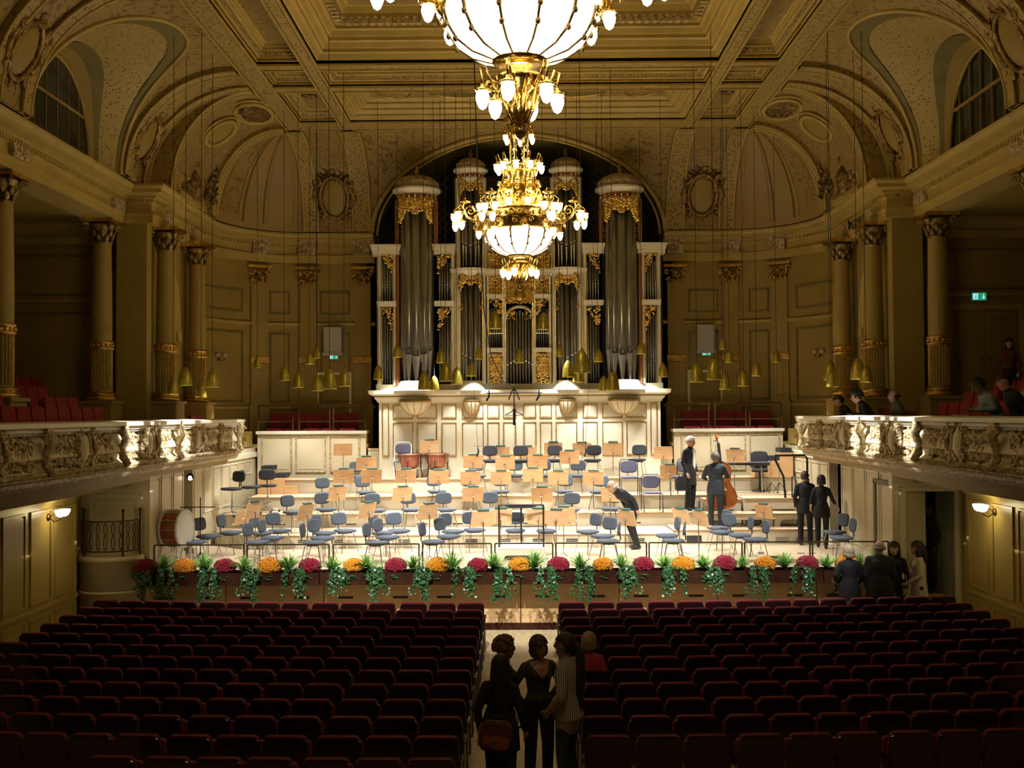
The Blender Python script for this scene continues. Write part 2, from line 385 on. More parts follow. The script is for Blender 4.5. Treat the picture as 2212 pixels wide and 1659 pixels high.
    for (w,h,zc,xc) in ((2.5,.95,7.35,10.95),(2.5,2.3,5.35,10.95)):
        m=MB(); T=face(sx*xc,24.95,zc,0); frame2(T,w,h,.05,.04,m,1); S('panel',m,['cream','olive_band'],we)
    m=MB(); m.bx(*sorted((sx*8.9,sx*12.4)),24.88,24.95,6.72,6.78); S('wall_moulding',m,'stucco_dimmed',we)
    if sx>0:
        dr=thing('gallery_door','closed double panelled door below the blue-lit exit sign on the right gallery','door',(10.65,24.95,4.3))
        m=MB(); T=face(0,-.02,1.1,0)
        frame2(T,1.75,2.25,.12,.07,m,0); m.build('door_frame','stucco_dimmed',dr)
        for k in (-1,1):
            m=MB(); T2=face(k*.37,-.02,1.06,0); m.bx(-.365,.365,-.03,0,-1.06,1.06,0,T2)
            for (w,h,zc) in ((.5,.52,.62),(.5,1.15,-.35)): frame2(face(k*.37,-.05,1.06+zc,0),w,h,.035,.02,m,0)
            lf=m.build('door_leaf','cream',dr)
            m=MB(); m.tube((k*.06,-.06,1.0),(k*.06,-.12,1.0),.012); m.tube((k*.06,-.12,1.0),(k*.14,-.12,1.0),.01); m.build('handle','bronze',lf)
    # upper wall above the stage side, with an arched recess between its columns
    m=MB(); xw=8.45
    T=lambda y,z:(sx*xw,y,z)
    yc,hw,zs,za=26.1,.62,6.15,7.5
    arch=[(yc-hw,zs)]+[(yc-hw*math.cos(t),zs+(za-zs)*math.sin(t)) for t in [PI*i/14 for i in range(1,14)]]+[(yc+hw,zs)]
    out=[(24.4,3.2),(yc-hw,3.2)]+arch+[(yc+hw,3.2),(28.1,3.2),(28.1,8.5),(24.4,8.5)]
    m.prism(out,sx*.35,'x',sx*xw); m.bx(*sorted((sx*(xw+.3),sx*(xw+.4))),yc-hw-.1,yc+hw+.1,3.2,8)
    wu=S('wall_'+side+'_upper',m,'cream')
    m=MB(); m.path([T(*p) for p in arch],.07,5,0); m.path([(sx*(xw-.02),yc-(hw+.17)*math.cos(t),zs+(za-zs+.17)*math.sin(t)) for t in [PI*i/14 for i in range(15)]],.045,5,0)
    m.bx(*sorted((sx*(xw-.07),sx*xw)),yc-hw-.25,yc-hw+.05,zs-.22,zs); m.bx(*sorted((sx*(xw-.07),sx*xw)),yc+hw-.05,yc+hw+.25,zs-.22,zs)
    S('archivolt',m,'stucco_dimmed',wu)
    m=MB(); m.bx(*sorted((sx*8.32,sx*9.0)),24.2,24.52,3.2,8.5); S('pier',m,'cream',wu)
    g_=random.Random(5+sx); m=MB()                      # hanging carved trophy beside the arch
    for k in range(26):
        m.sph((sx*(xw-.06),25.45+(g_.random()-.5)*.22,6.7+g_.random()*1.5),(.05,.07,.06),6,4)
    S('carved_trophy',m,'old_gold',wu)
    # pilaster on the gallery end wall
    m=MB(); m.bx(*sorted((sx*8.78,sx*9.24)),24.86,24.95,3.3,7.9); S('pilaster',m,'cream',we)
    m=MB()
    for k in range(6): m.bx(*sorted((sx*(8.81+k*.07),sx*(8.845+k*.07))),24.83,24.86,4.55,5.55)
    S('flute',m,'gold',we)['kind']='stuff'
    m=MB(); m.bx(*sorted((sx*8.74,sx*9.28)),24.80,24.95,5.58,5.74); leafy(m,(sx*9.0,24.8,7.75),.6,.4,40,0,None,.05,3)
    m.bx(*sorted((sx*8.7,sx*9.32)),24.76,24.95,7.93,8.02); S('pilaster_capital',m,'old_gold',we)

# back wall: two straight stretches, curved corners and the recess that holds the organ
CX,CY,AX,AY=6.0,28.1,2.45,2.85     # corner ellipse for the wall face
def corner(sx,t,da=0): return (sx*(CX+(AX+da)*math.sin(t)), CY+(AY+da)*math.cos(t))
YB=CY+AY
for sx in (-1,1):
    side=LABELS_SIDE[sx]
    pts=[(sx*4.1,YB)]+[corner(sx,R(a)) for a in range(0,91,6)]
    m=MB(); m.mould([(0,3.2),(0,9.3)],pts,sm=True)
    m.bx(*sorted((sx*4.1,sx*4.35)),YB,31.9,2.4,9.3)
    wb=S('wall_back_'+side,m,'cream')
    # dado, picture rail, panel frames along the curve
    for (z0,z1,d) in ((4.25,4.36,.06),(6.62,6.72,.07),(6.72,6.76,.03)):
        m=MB(); m.mould([(0,z0),(d,z0+.02),(d,z1-.02),(0,z1)],pts,side=1 if sx<0 else -1); S('wall_moulding',m,'stucco_dimmed',wb)
    def cframe(a0,a1,z0,z1):
        P=[corner(sx,R(a0+(a1-a0)*k/6)) for k in range(7)] if a0>=0 else None
        return P
    def pframe(P,z0,z1):
        m=MB()
        for (a,b) in ((z0,z0+.05),(z1-.05,z1)): m.mould([(0,a),(.035,a),(.035,b),(0,b)],P,side=1 if sx<0 else -1)
        for e in (0,-1):
            x,y=P[e]; m.bx(x-.025,x+.025,y-.035,y+.02,z0,z1)
        S('panel',m,'olive_band',wb)
    for (z0,z1) in ((4.45,6.42),(6.95,7.6)):
        pframe([corner(sx,R(a)) for a in range(44,87,6)],z0,z1)
        pframe([corner(sx,R(a)) for a in range(13,26,4)],z0,z1)
        pframe([(sx*4.85,YB),(sx*5.65,YB)],z0,z1)
    # pilasters
    for (x,y,a) in ((*corner(sx,R(33)),-sx*-33),(sx*6.0,YB,0),(sx*4.45,YB,0)):
        T=face(x,y,0,R(-sx*a) if a else 0)
        T=face(x,y,0,R(-sx*33) if a else 0)
        p=S('pilaster',MB().bx(-.23,.23,-.1,0,5.72,7.85,0,T).bx(-.26,.26,-.13,0,4.4,4.55,0,T).bx(-.24,.24,-.08,0,4.55,5.55,0,T).bx(-.3,.3,-.14,0,3.2,4.4,0,T),'cream',wb)
        m=MB(); m.bx(-.26,.26,-.13,0,5.56,5.72,0,T); S('band',m,'gold',wb)
        m=MB()
        for k in range(7): m.bx(-.215+k*.065,-.18+k*.065,-.105,-.08,4.6,5.52,0,T)
        S('flute',m,'stucco_dimmed',wb)['kind']='stuff'
        m=MB(); leafy(m,(0,-.12,7.98),.52,.34,46,0,T,.05,11)
        for k in (-1,1): scroll(m,(k*.26,-.14,8.12),.09,1.4,12,.03,0,T,k)
        m.bx(-.34,.34,-.2,0,8.22,8.3,0,T); m.bx(-.24,.24,-.06,0,7.8,7.88,0,T); S('pilaster_capital',m,'gold',wb)
        m=MB(); m.bx(-.24,.24,-.3,0,8.62,8.98,0,T); m.bx(-.3,.3,-.36,0,8.98,9.03,0,T); leafy(m,(0,-.31,8.8),.36,.3,22,0,T,.04,4); S('console',m,'gilt_stone',wb)
# recess behind the organ with lattice
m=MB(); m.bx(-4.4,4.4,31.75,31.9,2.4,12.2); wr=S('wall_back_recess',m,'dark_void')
m=MB()
for k in range(-18,34):
    for d in (-1,1):
        x0=-4.2+k*.26 if d>0 else 4.2-k*.26; x1=x0+d*3.6
        z0,z1=8.6,12.2
        a=max(-4.2,min(4.2,x0)); b=max(-4.2,min(4.2,x1))
        if abs(a-b)<.05: continue
        za=z0+abs(a-x0); zb=z0+abs(b-x0)
        m.tube((a,31.7,za),(b,31.7,zb),.014,n=4)
S('lattice',m,'bronze',wr)['kind']='stuff'

# ---------------------------------------------------------------- entablature
EP=[(0,8.40),(.14,8.40),(.14,8.56),(.17,8.57),(.17,8.62),(.10,8.64),(.10,8.84),(.16,8.86),(.16,8.93),(.24,8.94),(.24,8.99),(.42,9.03),(.42,9.10),(.50,9.16),(.50,9.21),(0,9.25)]
for sx in (-1,1):
    side=LABELS_SIDE[sx]; sd=-1 if sx<0 else 1
    path=[(sx*8.95,-6),(sx*8.95,24.25),(sx*8.30,24.25),(sx*8.30,24.95),(sx*8.42,24.95)]+[(sx*8.42,28.0)]+[corner(sx,R(a)) for a in range(84,-1,-6)]+[(sx*4.1,YB)]
    m=MB(); m.mould(EP,path,side=sd); m.bx(*sorted((sx*8.95,sx*9.5)),-6,24.4,8.40,9.2); e=S('trim_'+('1' if sx<0 else '2'),m,'stucco_dimmed')
    # dentils
    m=MB(); tot=[]
    for a,b in zip(path[:-1],path[1:]):
        a,b=Vector(a),Vector(b); L=(b-a).length; n=int(L/.11)
        nrm=Vector((-(b-a).y,(b-a).x)).normalized()*sd
        for k in range(n):
            p=a+(b-a)*((k+.5)/n)
            if p.y<15: continue
            ang=math.atan2((b-a).y,(b-a).x); T=Matrix.Translation((p.x+nrm.x*.17,p.y+nrm.y*.17,8.895))@Matrix.Rotation(ang,4,'Z')
            m.bx(-.032,.032,-.035,.035,-.035,.035,0,T)
    S('dentil',m,'stucco_dimmed',e)['kind']='stuff'
    # carved frieze blocks over the columns
    for (x,y,a) in ((8.83,23.75,90),(8.83,19.0,90),(8.30,25.35,90),(8.30,27.2,90)):
        T=face(sx*x,y,8.74,R(-sx*a)); m=MB(); m.bx(-.3,.3,-.09,.05,-.12,.12,0,T); leafy(m,(0,-.09,0),.5,.2,20,0,T,.03,6); S('frieze_carving',m,'gilt_stone',e)
    if 1:
        # inscription tablet on the frieze
        m=MB(); T=face(sx*8.23,26.35,8.66,R(-sx*90)); m.bx(-.66,.66,-.02,.1,-.19,.19,0,T); tb=S('tablet',m,'stucco_dimmed',e)
        if sx>0:
            cu=bpy.data.curves.new('lettering','FONT'); cu.body='MOZART'; cu.size=.27; cu.align_x='CENTER'; cu.align_y='CENTER'; cu.extrude=.004
            cu.materials.append(MATS['black']); to=bpy.data.objects.new('lettering',cu); COL.objects.link(to)
            dg=bpy.context.evaluated_depsgraph_get(); me=bpy.data.meshes.new_from_object(to.evaluated_get(dg)); bpy.data.objects.remove(to)
            obj('lettering',me,tb,M=T@Matrix.Translation((0,-.026,.02))@Matrix.Rotation(R(90),4,'X'))

# ---------------------------------------------------------------- columns
def column(label,x,y):
    t=thing('column',label,'column',(x,y,0),0,'gallery columns')
    m=MB(); m.bx(-.33,.33,-.33,.33,3.26,4.36); m.bx(-.37,.37,-.37,.37,4.36,4.43); m.bx(-.36,.36,-.36,.36,3.26,3.4); m.build('pedestal','cream',t)
    m=MB(); m.lathe([(.30,4.43),(.32,4.46),(.32,4.50),(.27,4.52),(.27,4.54),(.29,4.56),(.28,4.60),(.235,4.62)],24); m.build('base','gold',t)
    m=MB(); n=96; vs=[]
    for z in (4.62,4.66,5.50,5.54):
        for j in range(n):
            w=2*PI*j/n; r=.232-(.022*abs(math.sin(12*w))**.6 if z in (4.66,5.50) else 0); vs.append((r*math.cos(w),r*math.sin(w),z))
    m.add(vs,[(i*n+j,i*n+(j+1)%n,(i+1)*n+(j+1)%n,(i+1)*n+j) for i in range(3) for j in range(n)]); m.build('fluted_drum','cream',t)
    m=MB()
    for j in range(24):
        w=2*PI*(j+.5)/24; m.tube((.222*math.cos(w),.222*math.sin(w),4.68),(.222*math.cos(w),.222*math.sin(w),5.1+.4),.008,n=4)
    m.build('gilt_rod','gold',t)['kind']='stuff'
    m=MB(); m.lathe([(.23,5.54),(.26,5.55),(.26,5.59),(.245,5.6),(.245,5.68),(.26,5.69),(.255,5.73),(.22,5.74)],24)
    for j in range(16): w=2*PI*j/16; m.sph((.245*math.cos(w),.245*math.sin(w),5.64),(.03,.03,.04),6,4)
    m.build('band','gold',t)
    m=MB(); m.lathe([(.222,5.74),(.222,6.2),(.205,7.3),(.195,7.88)],28); m.build('shaft','cream',t)
    m=MB(); m.lathe([(.195,7.86),(.215,7.88),(.215,7.91),(.19,7.92),(.20,8.05),(.24,8.2),(.28,8.28)],16)
    for ring,(z,r,nn) in enumerate(((7.98,.225,8),(8.08,.245,8))):
        for j in range(nn):
            w=2*PI*(j+.5*ring)/nn; T=Matrix.Rotation(w,4,'Z')@Matrix.Translation((r,0,z))@Matrix.Rotation(R(18),4,'Y'); m.sph((0,0,0),(.03,.07,.09),6,5,0,T)
    for j in range(4):
        T=Matrix.Rotation(PI/4+j*PI/2,4,'Z')@Matrix.Translation((.36,0,0)); scroll(m,(0,0,8.24),.085,1.5,12,.03,0,T,1)
    m.build('capital','old_gold',t)
    m=MB(); m.prism([(.36,.36),(.3,0),(.36,-.36),(0,-.3),(-.36,-.36),(-.3,0),(-.36,.36),(0,.3)],.08,'z',8.33); m.build('abacus','gold',t)
    return t
for sx in (-1,1):
    s=LABELS_SIDE[sx]
    column(f'gallery column at the {s} edge of the photo, cut by the frame',sx*9.15,19.1)
    column(f'thick {s} gallery column beside the '+('dark panelled end wall' if sx<0 else 'gallery door with exit sign'),sx*9.15,23.75)
    column(f'{s} column over the stage on the near side of the arched recess',sx*8.12,24.92)
    column(f'{s} column over the stage on the far side of the arch, next to the curved corner',sx*8.12,27.35)
# ---------------------------------------------------------------- vaulted cove and coffered ceiling
ZC=11.5; ZK=9.22; XE=6.0; YE=28.0
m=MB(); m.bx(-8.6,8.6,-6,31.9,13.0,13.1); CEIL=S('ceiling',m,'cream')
AH,AS,BY=2.42,1.92,2.38    # cove reach: hall side, stage side, back
def cove_s(sx,a,y,ph): return (sx*(XE+a*math.cos(ph)), y, ZK+(ZC-ZK)*math.sin(ph))
def cove_b(x,ph): return (x, YE+BY*math.cos(ph), ZK+(ZC-ZK)*math.sin(ph))
LC,LH=20.65,2.2   # lunette centre and half width
for sx in (-1,1):
    side=LABELS_SIDE[sx]
    def cut(y):
        u=abs(y-LC)/LH
        return R(80)*(1-u**2.3)**.62 if u<1 else 0
    m=MB()
    m.grid(lambda u,v: cove_s(sx,AH,-6+v*(LC-LH+6),u*PI/2),10,4)
    m.grid(lambda u,v: cove_s(sx,AH,LC-LH+v*2*LH,cut(LC-LH+v*2*LH)+u*(PI/2-cut(LC-LH+v*2*LH))),10,40)
    m.grid(lambda u,v: cove_s(sx,AH,LC+LH+v*(24.3-LC-LH),u*PI/2),14,2)
    m.add([cove_s(sx,AH,24.3,PI/2*i/14) for i in range(15)]+[cove_s(sx,AS,24.3,PI/2*i/14) for i in range(15)],[(i,i+1,16+i,15+i) for i in range(14)])
    S('side_cove',m,'floral_paint',CEIL)
    m=MB(); m.grid(lambda u,v: cove_s(sx,AS,24.3+v*(YE-24.3),u*PI/2),14,4); S('stage_cove',m,'arabesque',CEIL)
    # lunette cap vault between the cove and the window wall
    def wl(t): return (sx*8.84, LC+1.56*math.cos(t), ZK+.04+1.79*math.sin(t)**.9)
    def cv(t):
        y=LC+LH*math.cos(t); return cove_s(sx,AH,y,cut(y))
    m=MB(); m.grid(lambda u,v:(Vector(wl(PI*v))*(u)+Vector(cv(PI*v))*(1-u)),8,40); S('lunette_vault',m,'mosaic',CEIL)
    for (u0,u1,mt) in ((.0,.16,'olive_band'),(.72,.86,'olive_band'),(.86,1.0,'cream')):
        m=MB(); m.grid(lambda u,v:(Vector(wl(PI*v))*(u0+(u1-u0)*u)+Vector(cv(PI*v))*(1-u0-(u1-u0)*u))+Vector((-sx*.01,0,-.02)),2,40); S('lunette_border',m,mt,CEIL)
    m=MB(); m.path([Vector(cv(PI*v/40))+Vector((-sx*.01,0,-.01)) for v in range(41)],.05,6); m.path([Vector(cv(PI*v/40))*1.0+Vector((-sx*.04,0,.10)) for v in range(4,37)],.022,5); S('lunette_rib',m,'stucco_dimmed',CEIL)
    # lunette window
    wn=thing('window_'+('1' if sx<0 else '2'),None,None,(0,0,0),0,None,'structure')
    m=MB(); m.prism([(LC+1.5*math.cos(PI*i/20),ZK+.05+1.75*math.sin(PI*i/20)**.9) for i in range(21)],.03,'x',sx*8.86); m.build('window_pane','window_glass',wn)
    m=MB(); m.path([(sx*8.82,LC+1.5*math.cos(PI*i/20),ZK+.05+1.75*math.sin(PI*i/20)**.9) for i in range(21)],.05,5); m.bx(*sorted((sx*8.78,sx*8.86)),LC-1.5,LC+1.5,ZK,ZK+.1); m.build('window_frame','cream',wn)
    for yy in (-1.0,-.5,0,.5,1.0):
        m=MB(); h=1.75*(1-(yy/1.5)**2)**.45; m.bx(*sorted((sx*8.82,sx*8.86)),LC+yy-.018,LC+yy+.018,ZK+.1,ZK+.05+h); m.build('muntin','olive_band',wn)
    m=MB(); m.bx(*sorted((sx*8.81,sx*8.86)),LC-1.3,LC+1.3,ZK+.92,ZK+.97); m.build('muntin','cream',wn)
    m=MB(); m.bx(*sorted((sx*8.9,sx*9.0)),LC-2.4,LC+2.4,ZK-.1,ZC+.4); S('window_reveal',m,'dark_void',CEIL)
    # transverse arch bands
    for (y0,y1,a) in ((22.86,23.16,AH),(23.16,24.0,AH),(24.0,24.3,AH),(17.0,17.3,AH),(17.3,18.1,AH),(18.1,18.4,AH),(24.32,24.52,AS),(27.55,27.75,AS),(27.8,28.0,AS)):
        wide=y1-y0>.5; pr=.05 if wide else .11
        def fn(u,v,y0=y0,y1=y1,a=a,pr=pr):
            p=Vector(cove_s(sx,a,y0+v*(y1-y0),u*PI/2)); n=Vector((-sx*math.cos(u*PI/2),0,-math.sin(u*PI/2))); return p+n*pr
        m=MB(); m.grid(fn,18,1)
        for y in (y0,y1):
            vs=[cove_s(sx,a,y,PI/2*i/18) for i in range(19)]+[fn(i/18,0 if y==y0 else 1) for i in range(19)]
            m.add(vs,[(i,i+1,20+i,19+i) for i in range(18)])
        S('arch_band',m,'pattern_band' if not wide else 'floral_paint',CEIL)
        if not wide:
            for y in (y0,y1):
                m=MB(); m.path([fn(i/18,0 if y==y0 else 1) for i in range(19)],.028,5); S('arch_bead',m,'stucco_dimmed',CEIL)
    # quarter dome in the corner
    def dome(t,ph,pr=0): return (sx*(XE+(AS-pr)*math.sin(t)*math.cos(ph)), YE+(BY-pr)*math.cos(t)*math.cos(ph), ZK+(ZC-ZK-pr)*math.sin(ph))
    m=MB(); m.grid(lambda u,v: dome(u*PI/2,v*PI/2),18,14); S('corner_dome',m,'dome_paint',CEIL)
    for a in (8,30,34,52,56,82):
        m=MB(); m.path([dome(R(a),R(4+80*i/14),.015) for i in range(15)],[.03-.022*i/14 for i in range(15)],5); S('dome_rib',m,'olive_band' if a in (34,52) else 'stucco_dimmed',CEIL)
    m=MB(); m.grid(lambda u,v: dome(R(58+20*u),R(8+56*v),.02),6,10); S('dome_panel',m,'floral_paint',CEIL)
    # cove above the back wall beside the organ arch
    def acut(x):
        u=abs(x)/4.1
        return math.asin(min(1,.985*(1-min(1,u)**2.35)**.5))
    m=MB(); m.grid(lambda u,v: cove_b(sx*4.1+v*sx*1.9,u*PI/2),14,4); S('back_cove',m,'arabesque',CEIL)
    m=MB(); m.grid(lambda u,v: cove_b(sx*v*4.1,acut(v*4.1)+u*(PI/2-acut(v*4.1))),10,36); S('arch_spandrel',m,'floral_paint',CEIL)
    for (x0,x1) in ((5.62,6.0),(4.15,4.62)):
        m=MB(); f=lambda u,v,x0=x0,x1=x1:Vector(cove_b(sx*(x0+v*(x1-x0)),u*PI/2))+Vector((0,-math.cos(u*PI/2),-math.sin(u*PI/2)))*.07
        m.grid(f,16,1); S('arch_band',m,'pattern_band',CEIL)
        for v in (0,1):
            m=MB(); m.path([f(i/16,v) for i in range(17)],.04,5); S('arch_bead',m,'stucco_dimmed',CEIL)
def acut(x):
    u=abs(x)/4.1
    return math.asin(min(1,.985*(1-min(1,u)**2.35)**.5))
AX_=[-4.1*math.cos(PI*i/48) for i in range(49)]
m=MB(); m.path([Vector(cove_b(x,acut(x)))+Vector((0,-.03,-.03)) for x in AX_],.07,6); m.path([Vector(cove_b(x*.965,acut(x)))+Vector((0,-.02,-.12)) for x in AX_],.035,6); S('organ_arch',m,'stucco_dimmed',CEIL)
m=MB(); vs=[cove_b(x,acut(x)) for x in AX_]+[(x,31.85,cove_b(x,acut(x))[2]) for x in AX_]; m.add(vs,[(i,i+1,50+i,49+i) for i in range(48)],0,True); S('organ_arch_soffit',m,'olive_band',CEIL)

# coffers ---------------------------------------------------------
def ring_step(m,x0,x1,y0,y1,prof,mi=0):
    m.mould(prof,[(x0,y0),(x1,y0),(x1,y1),(x0,y1)],closed=True,side=1,mi=mi)
def coffer(x0,x1,y0,y1,dep,nst,panel='arabesque',rosette=False,dent=True):
    w=min(x1-x0,y1-y0); st=min(.16,w*.09); prof=[(0,ZC)]
    for k in range(nst):
        z0=ZC+dep*k/nst; z1=ZC+dep*(k+1)/nst
        prof+=[(st*k,z0+(z1-z0)*.35),(st*(k+.25),z0+(z1-z0)*.45),(st*(k+.6),z0+(z1-z0)*.9),(st*(k+1),z1)]
    m=MB(); ring_step(m,x0,x1,y0,y1,prof); c=S('coffer_frame',m,'stucco_dimmed',CEIL)
    i=st*nst; m=MB(); m.bx(x0+i,x1-i,y0+i,y1-i,ZC+dep-.01,ZC+dep+.05); S('coffer_panel',m,panel,CEIL)
    m=MB(); q=st*.9; ring_step(m,x0+q*.3,x1-q*.3,y0+q*.3,y1-q*.3,[(0,ZC+dep*.16),(.03,ZC+dep*.16),(.03,ZC+dep*.24),(0,ZC+dep*.24)]); S('gilt_fillet',m,'gold',CEIL)
    if dent:
        m=MB(); o=st*1.15; z=ZC+dep*.5
        for (a,b,fx) in ((x0+o,x1-o,1),(y0+o,y1-o,0)):
            n=int((b-a)/.085)
            for k in range(n):
                t=a+(b-a)*(k+.5)/n
                for e in ((y0+o,y1-o) if fx else (x0+o,x1-o)):
                    if fx: m.bx(t-.024,t+.024,e-.03,e+.03,z-.03,z+.03)
                    elif t>15: m.bx(e-.03,e+.03,t-.024,t+.024,z-.03,z+.03)
        S('dentil',m,'gilt_stone',CEIL)['kind']='stuff'
    if rosette:
        m=MB(); cx,cy=(x0+x1)/2,(y0+y1)/2
        for k in range(10):
            T=Matrix.Translation((cx,cy,ZC+dep-.03))@Matrix.Rotation(2*PI*k/10,4,'Z'); m.sph((w*.11,0,0),(w*.09,w*.04,.03),6,4,0,T)
        m.sph((cx,cy,ZC+dep-.05),(w*.06,w*.06,.05)); S('rosette',m,'old_gold',CEIL)
XA,XB,XC_,XD=4.23,4.56,5.5,6.0
YS=[(14.0,22.73),(23.1,24.3),(24.67,27.3)]
coffer(-XA,XA,14.0,22.73,.95,5)
coffer(-XA,XA,23.1,24.3,.30,3,'floral_paint')
coffer(-XA,XA,24.67,27.3,.42,4,'floral_paint')
for sx in (-1,1):
    for (y0,y1),dp,ro in zip(YS,(.38,.28,.30),(0,0,1)):
        a,b=sorted((sx*XB,sx*XC_)); coffer(a,b,y0,y1,dp,3,'arabesque',ro)
def beam(x0,x1,y0,y1,lng):
    m=MB(); m.bx(x0,x1,y0,y1,ZC,ZC+1.5)
    S('beam',m,'cream',CEIL)
    m=MB(); e=.07
    if lng:
        for x in (x0,x1): m.bx(x-.045 if x==x1 else x,x if x==x1 else x+.045,y0,y1,ZC-.05,ZC)
    else:
        for y in (y0,y1): m.bx(x0,x1,y-.045 if y==y1 else y,y if y==y1 else y+.045,ZC-.05,ZC)
    S('beam_bead',m,'stucco_dimmed',CEIL)
    m=MB(); (m.bx(x0+e,x1-e,y0,y1,ZC-.03,ZC) if lng else m.bx(x0,x1,y0+e,y1-e,ZC-.03,ZC)); S('beam_band',m,'pattern_band',CEIL)
for sx in (-1,1):
    a,b=sorted((sx*XC_,sx*XD)); beam(a,b,-6,28.0,True)
    a,b=sorted((sx*XA,sx*XB)); beam(a,b,-6,28.0,True)
for y0,y1 in ((22.73,23.1),(24.3,24.67),(27.3,28.0)):
    beam(-XA,XA,y0,y1,False)
    for sx in (-1,1): a,b=sorted((sx*XB,sx*XC_)); beam(a,b,y0,y1,False)
m=MB(); m.bx(-XE,XE,-6,14,ZC,ZC+.1); S('ceiling_near',m,'cream',CEIL)
# modillions of the deep central coffer
m=MB()
for k in range(44):
    x=-3.55+7.1*(k+.5)/44
    m.bx(x-.04,x+.04,22.08,22.24,ZC+.62,ZC+.74)
for k in range(30):
    for sx in (-1,1): y=16+6.0*(k+.5)/30; m.bx(sx*3.66-.08,sx*3.66+.08,y-.04,y+.04,ZC+.62,ZC+.74)
S('modillion',m,'gilt_stone',CEIL)['kind']='stuff'
# painted oval medallions framed in relief in the rear coffer
for (cx,rx) in ((-3.0,.42),(-1.35,.8),(1.35,.8),(3.0,.42)):
    m=MB(); m.path([(cx+rx*math.cos(2*PI*i/28),26.0+.55*math.sin(2*PI*i/28),ZC+.38) for i in range(28)],.035,5,closed=True); S('medallion_frame',m,'gold',CEIL)
    m=MB(); m.prism([(cx+rx*math.cos(2*PI*i/28),26.0+.55*math.sin(2*PI*i/28)) for i in range(28)],.03,'z',ZC+.37); S('medallion',m,'floral_paint' if abs(cx)>2 else 'olive_band',CEIL)

# cartouches on the vault --------------------------------------------------
def cartouche_mesh(w,h,seed,crest=True):
    m=MB()
    m.sph((0,-.02,0),(w*.30,.07,h*.30),14,10,1)
    m.path([(w*.34*math.cos(2*PI*i/24),-.05,h*.34*math.sin(2*PI*i/24)) for i in range(24)],.035*w/.7,6,0,closed=True)
    for k in (-1,1):
        scroll(m,(k*w*.40,-.06,h*.26),w*.13,1.3,14,.045*w/.7,0,None,k,PI/2)
        scroll(m,(k*w*.36,-.06,-h*.26),w*.12,1.3,14,.04*w/.7,0,None,-k,-PI/2)
        m.path([(k*w*.42,-.05,h*.18),(k*w*.50,-.05,0),(k*w*.42,-.05,-h*.18)],[.03,.05,.03],5,0)
    if crest: leafy(m,(0,-.05,h*.48),w*.55,h*.26,34,0,None,.05,seed)
    leafy(m,(0,-.05,-h*.44),w*.36,h*.2,20,0,None,.04,seed+1)
    leafy(m,(0,-.02,0),w*.9,h*.7,26,0,None,.03,seed+2)
    return m.mesh('cartouche',['old_gold','cream'])
CM=cartouche_mesh(.85,1.15,3); CM2=cartouche_mesh(1.0,1.5,8)
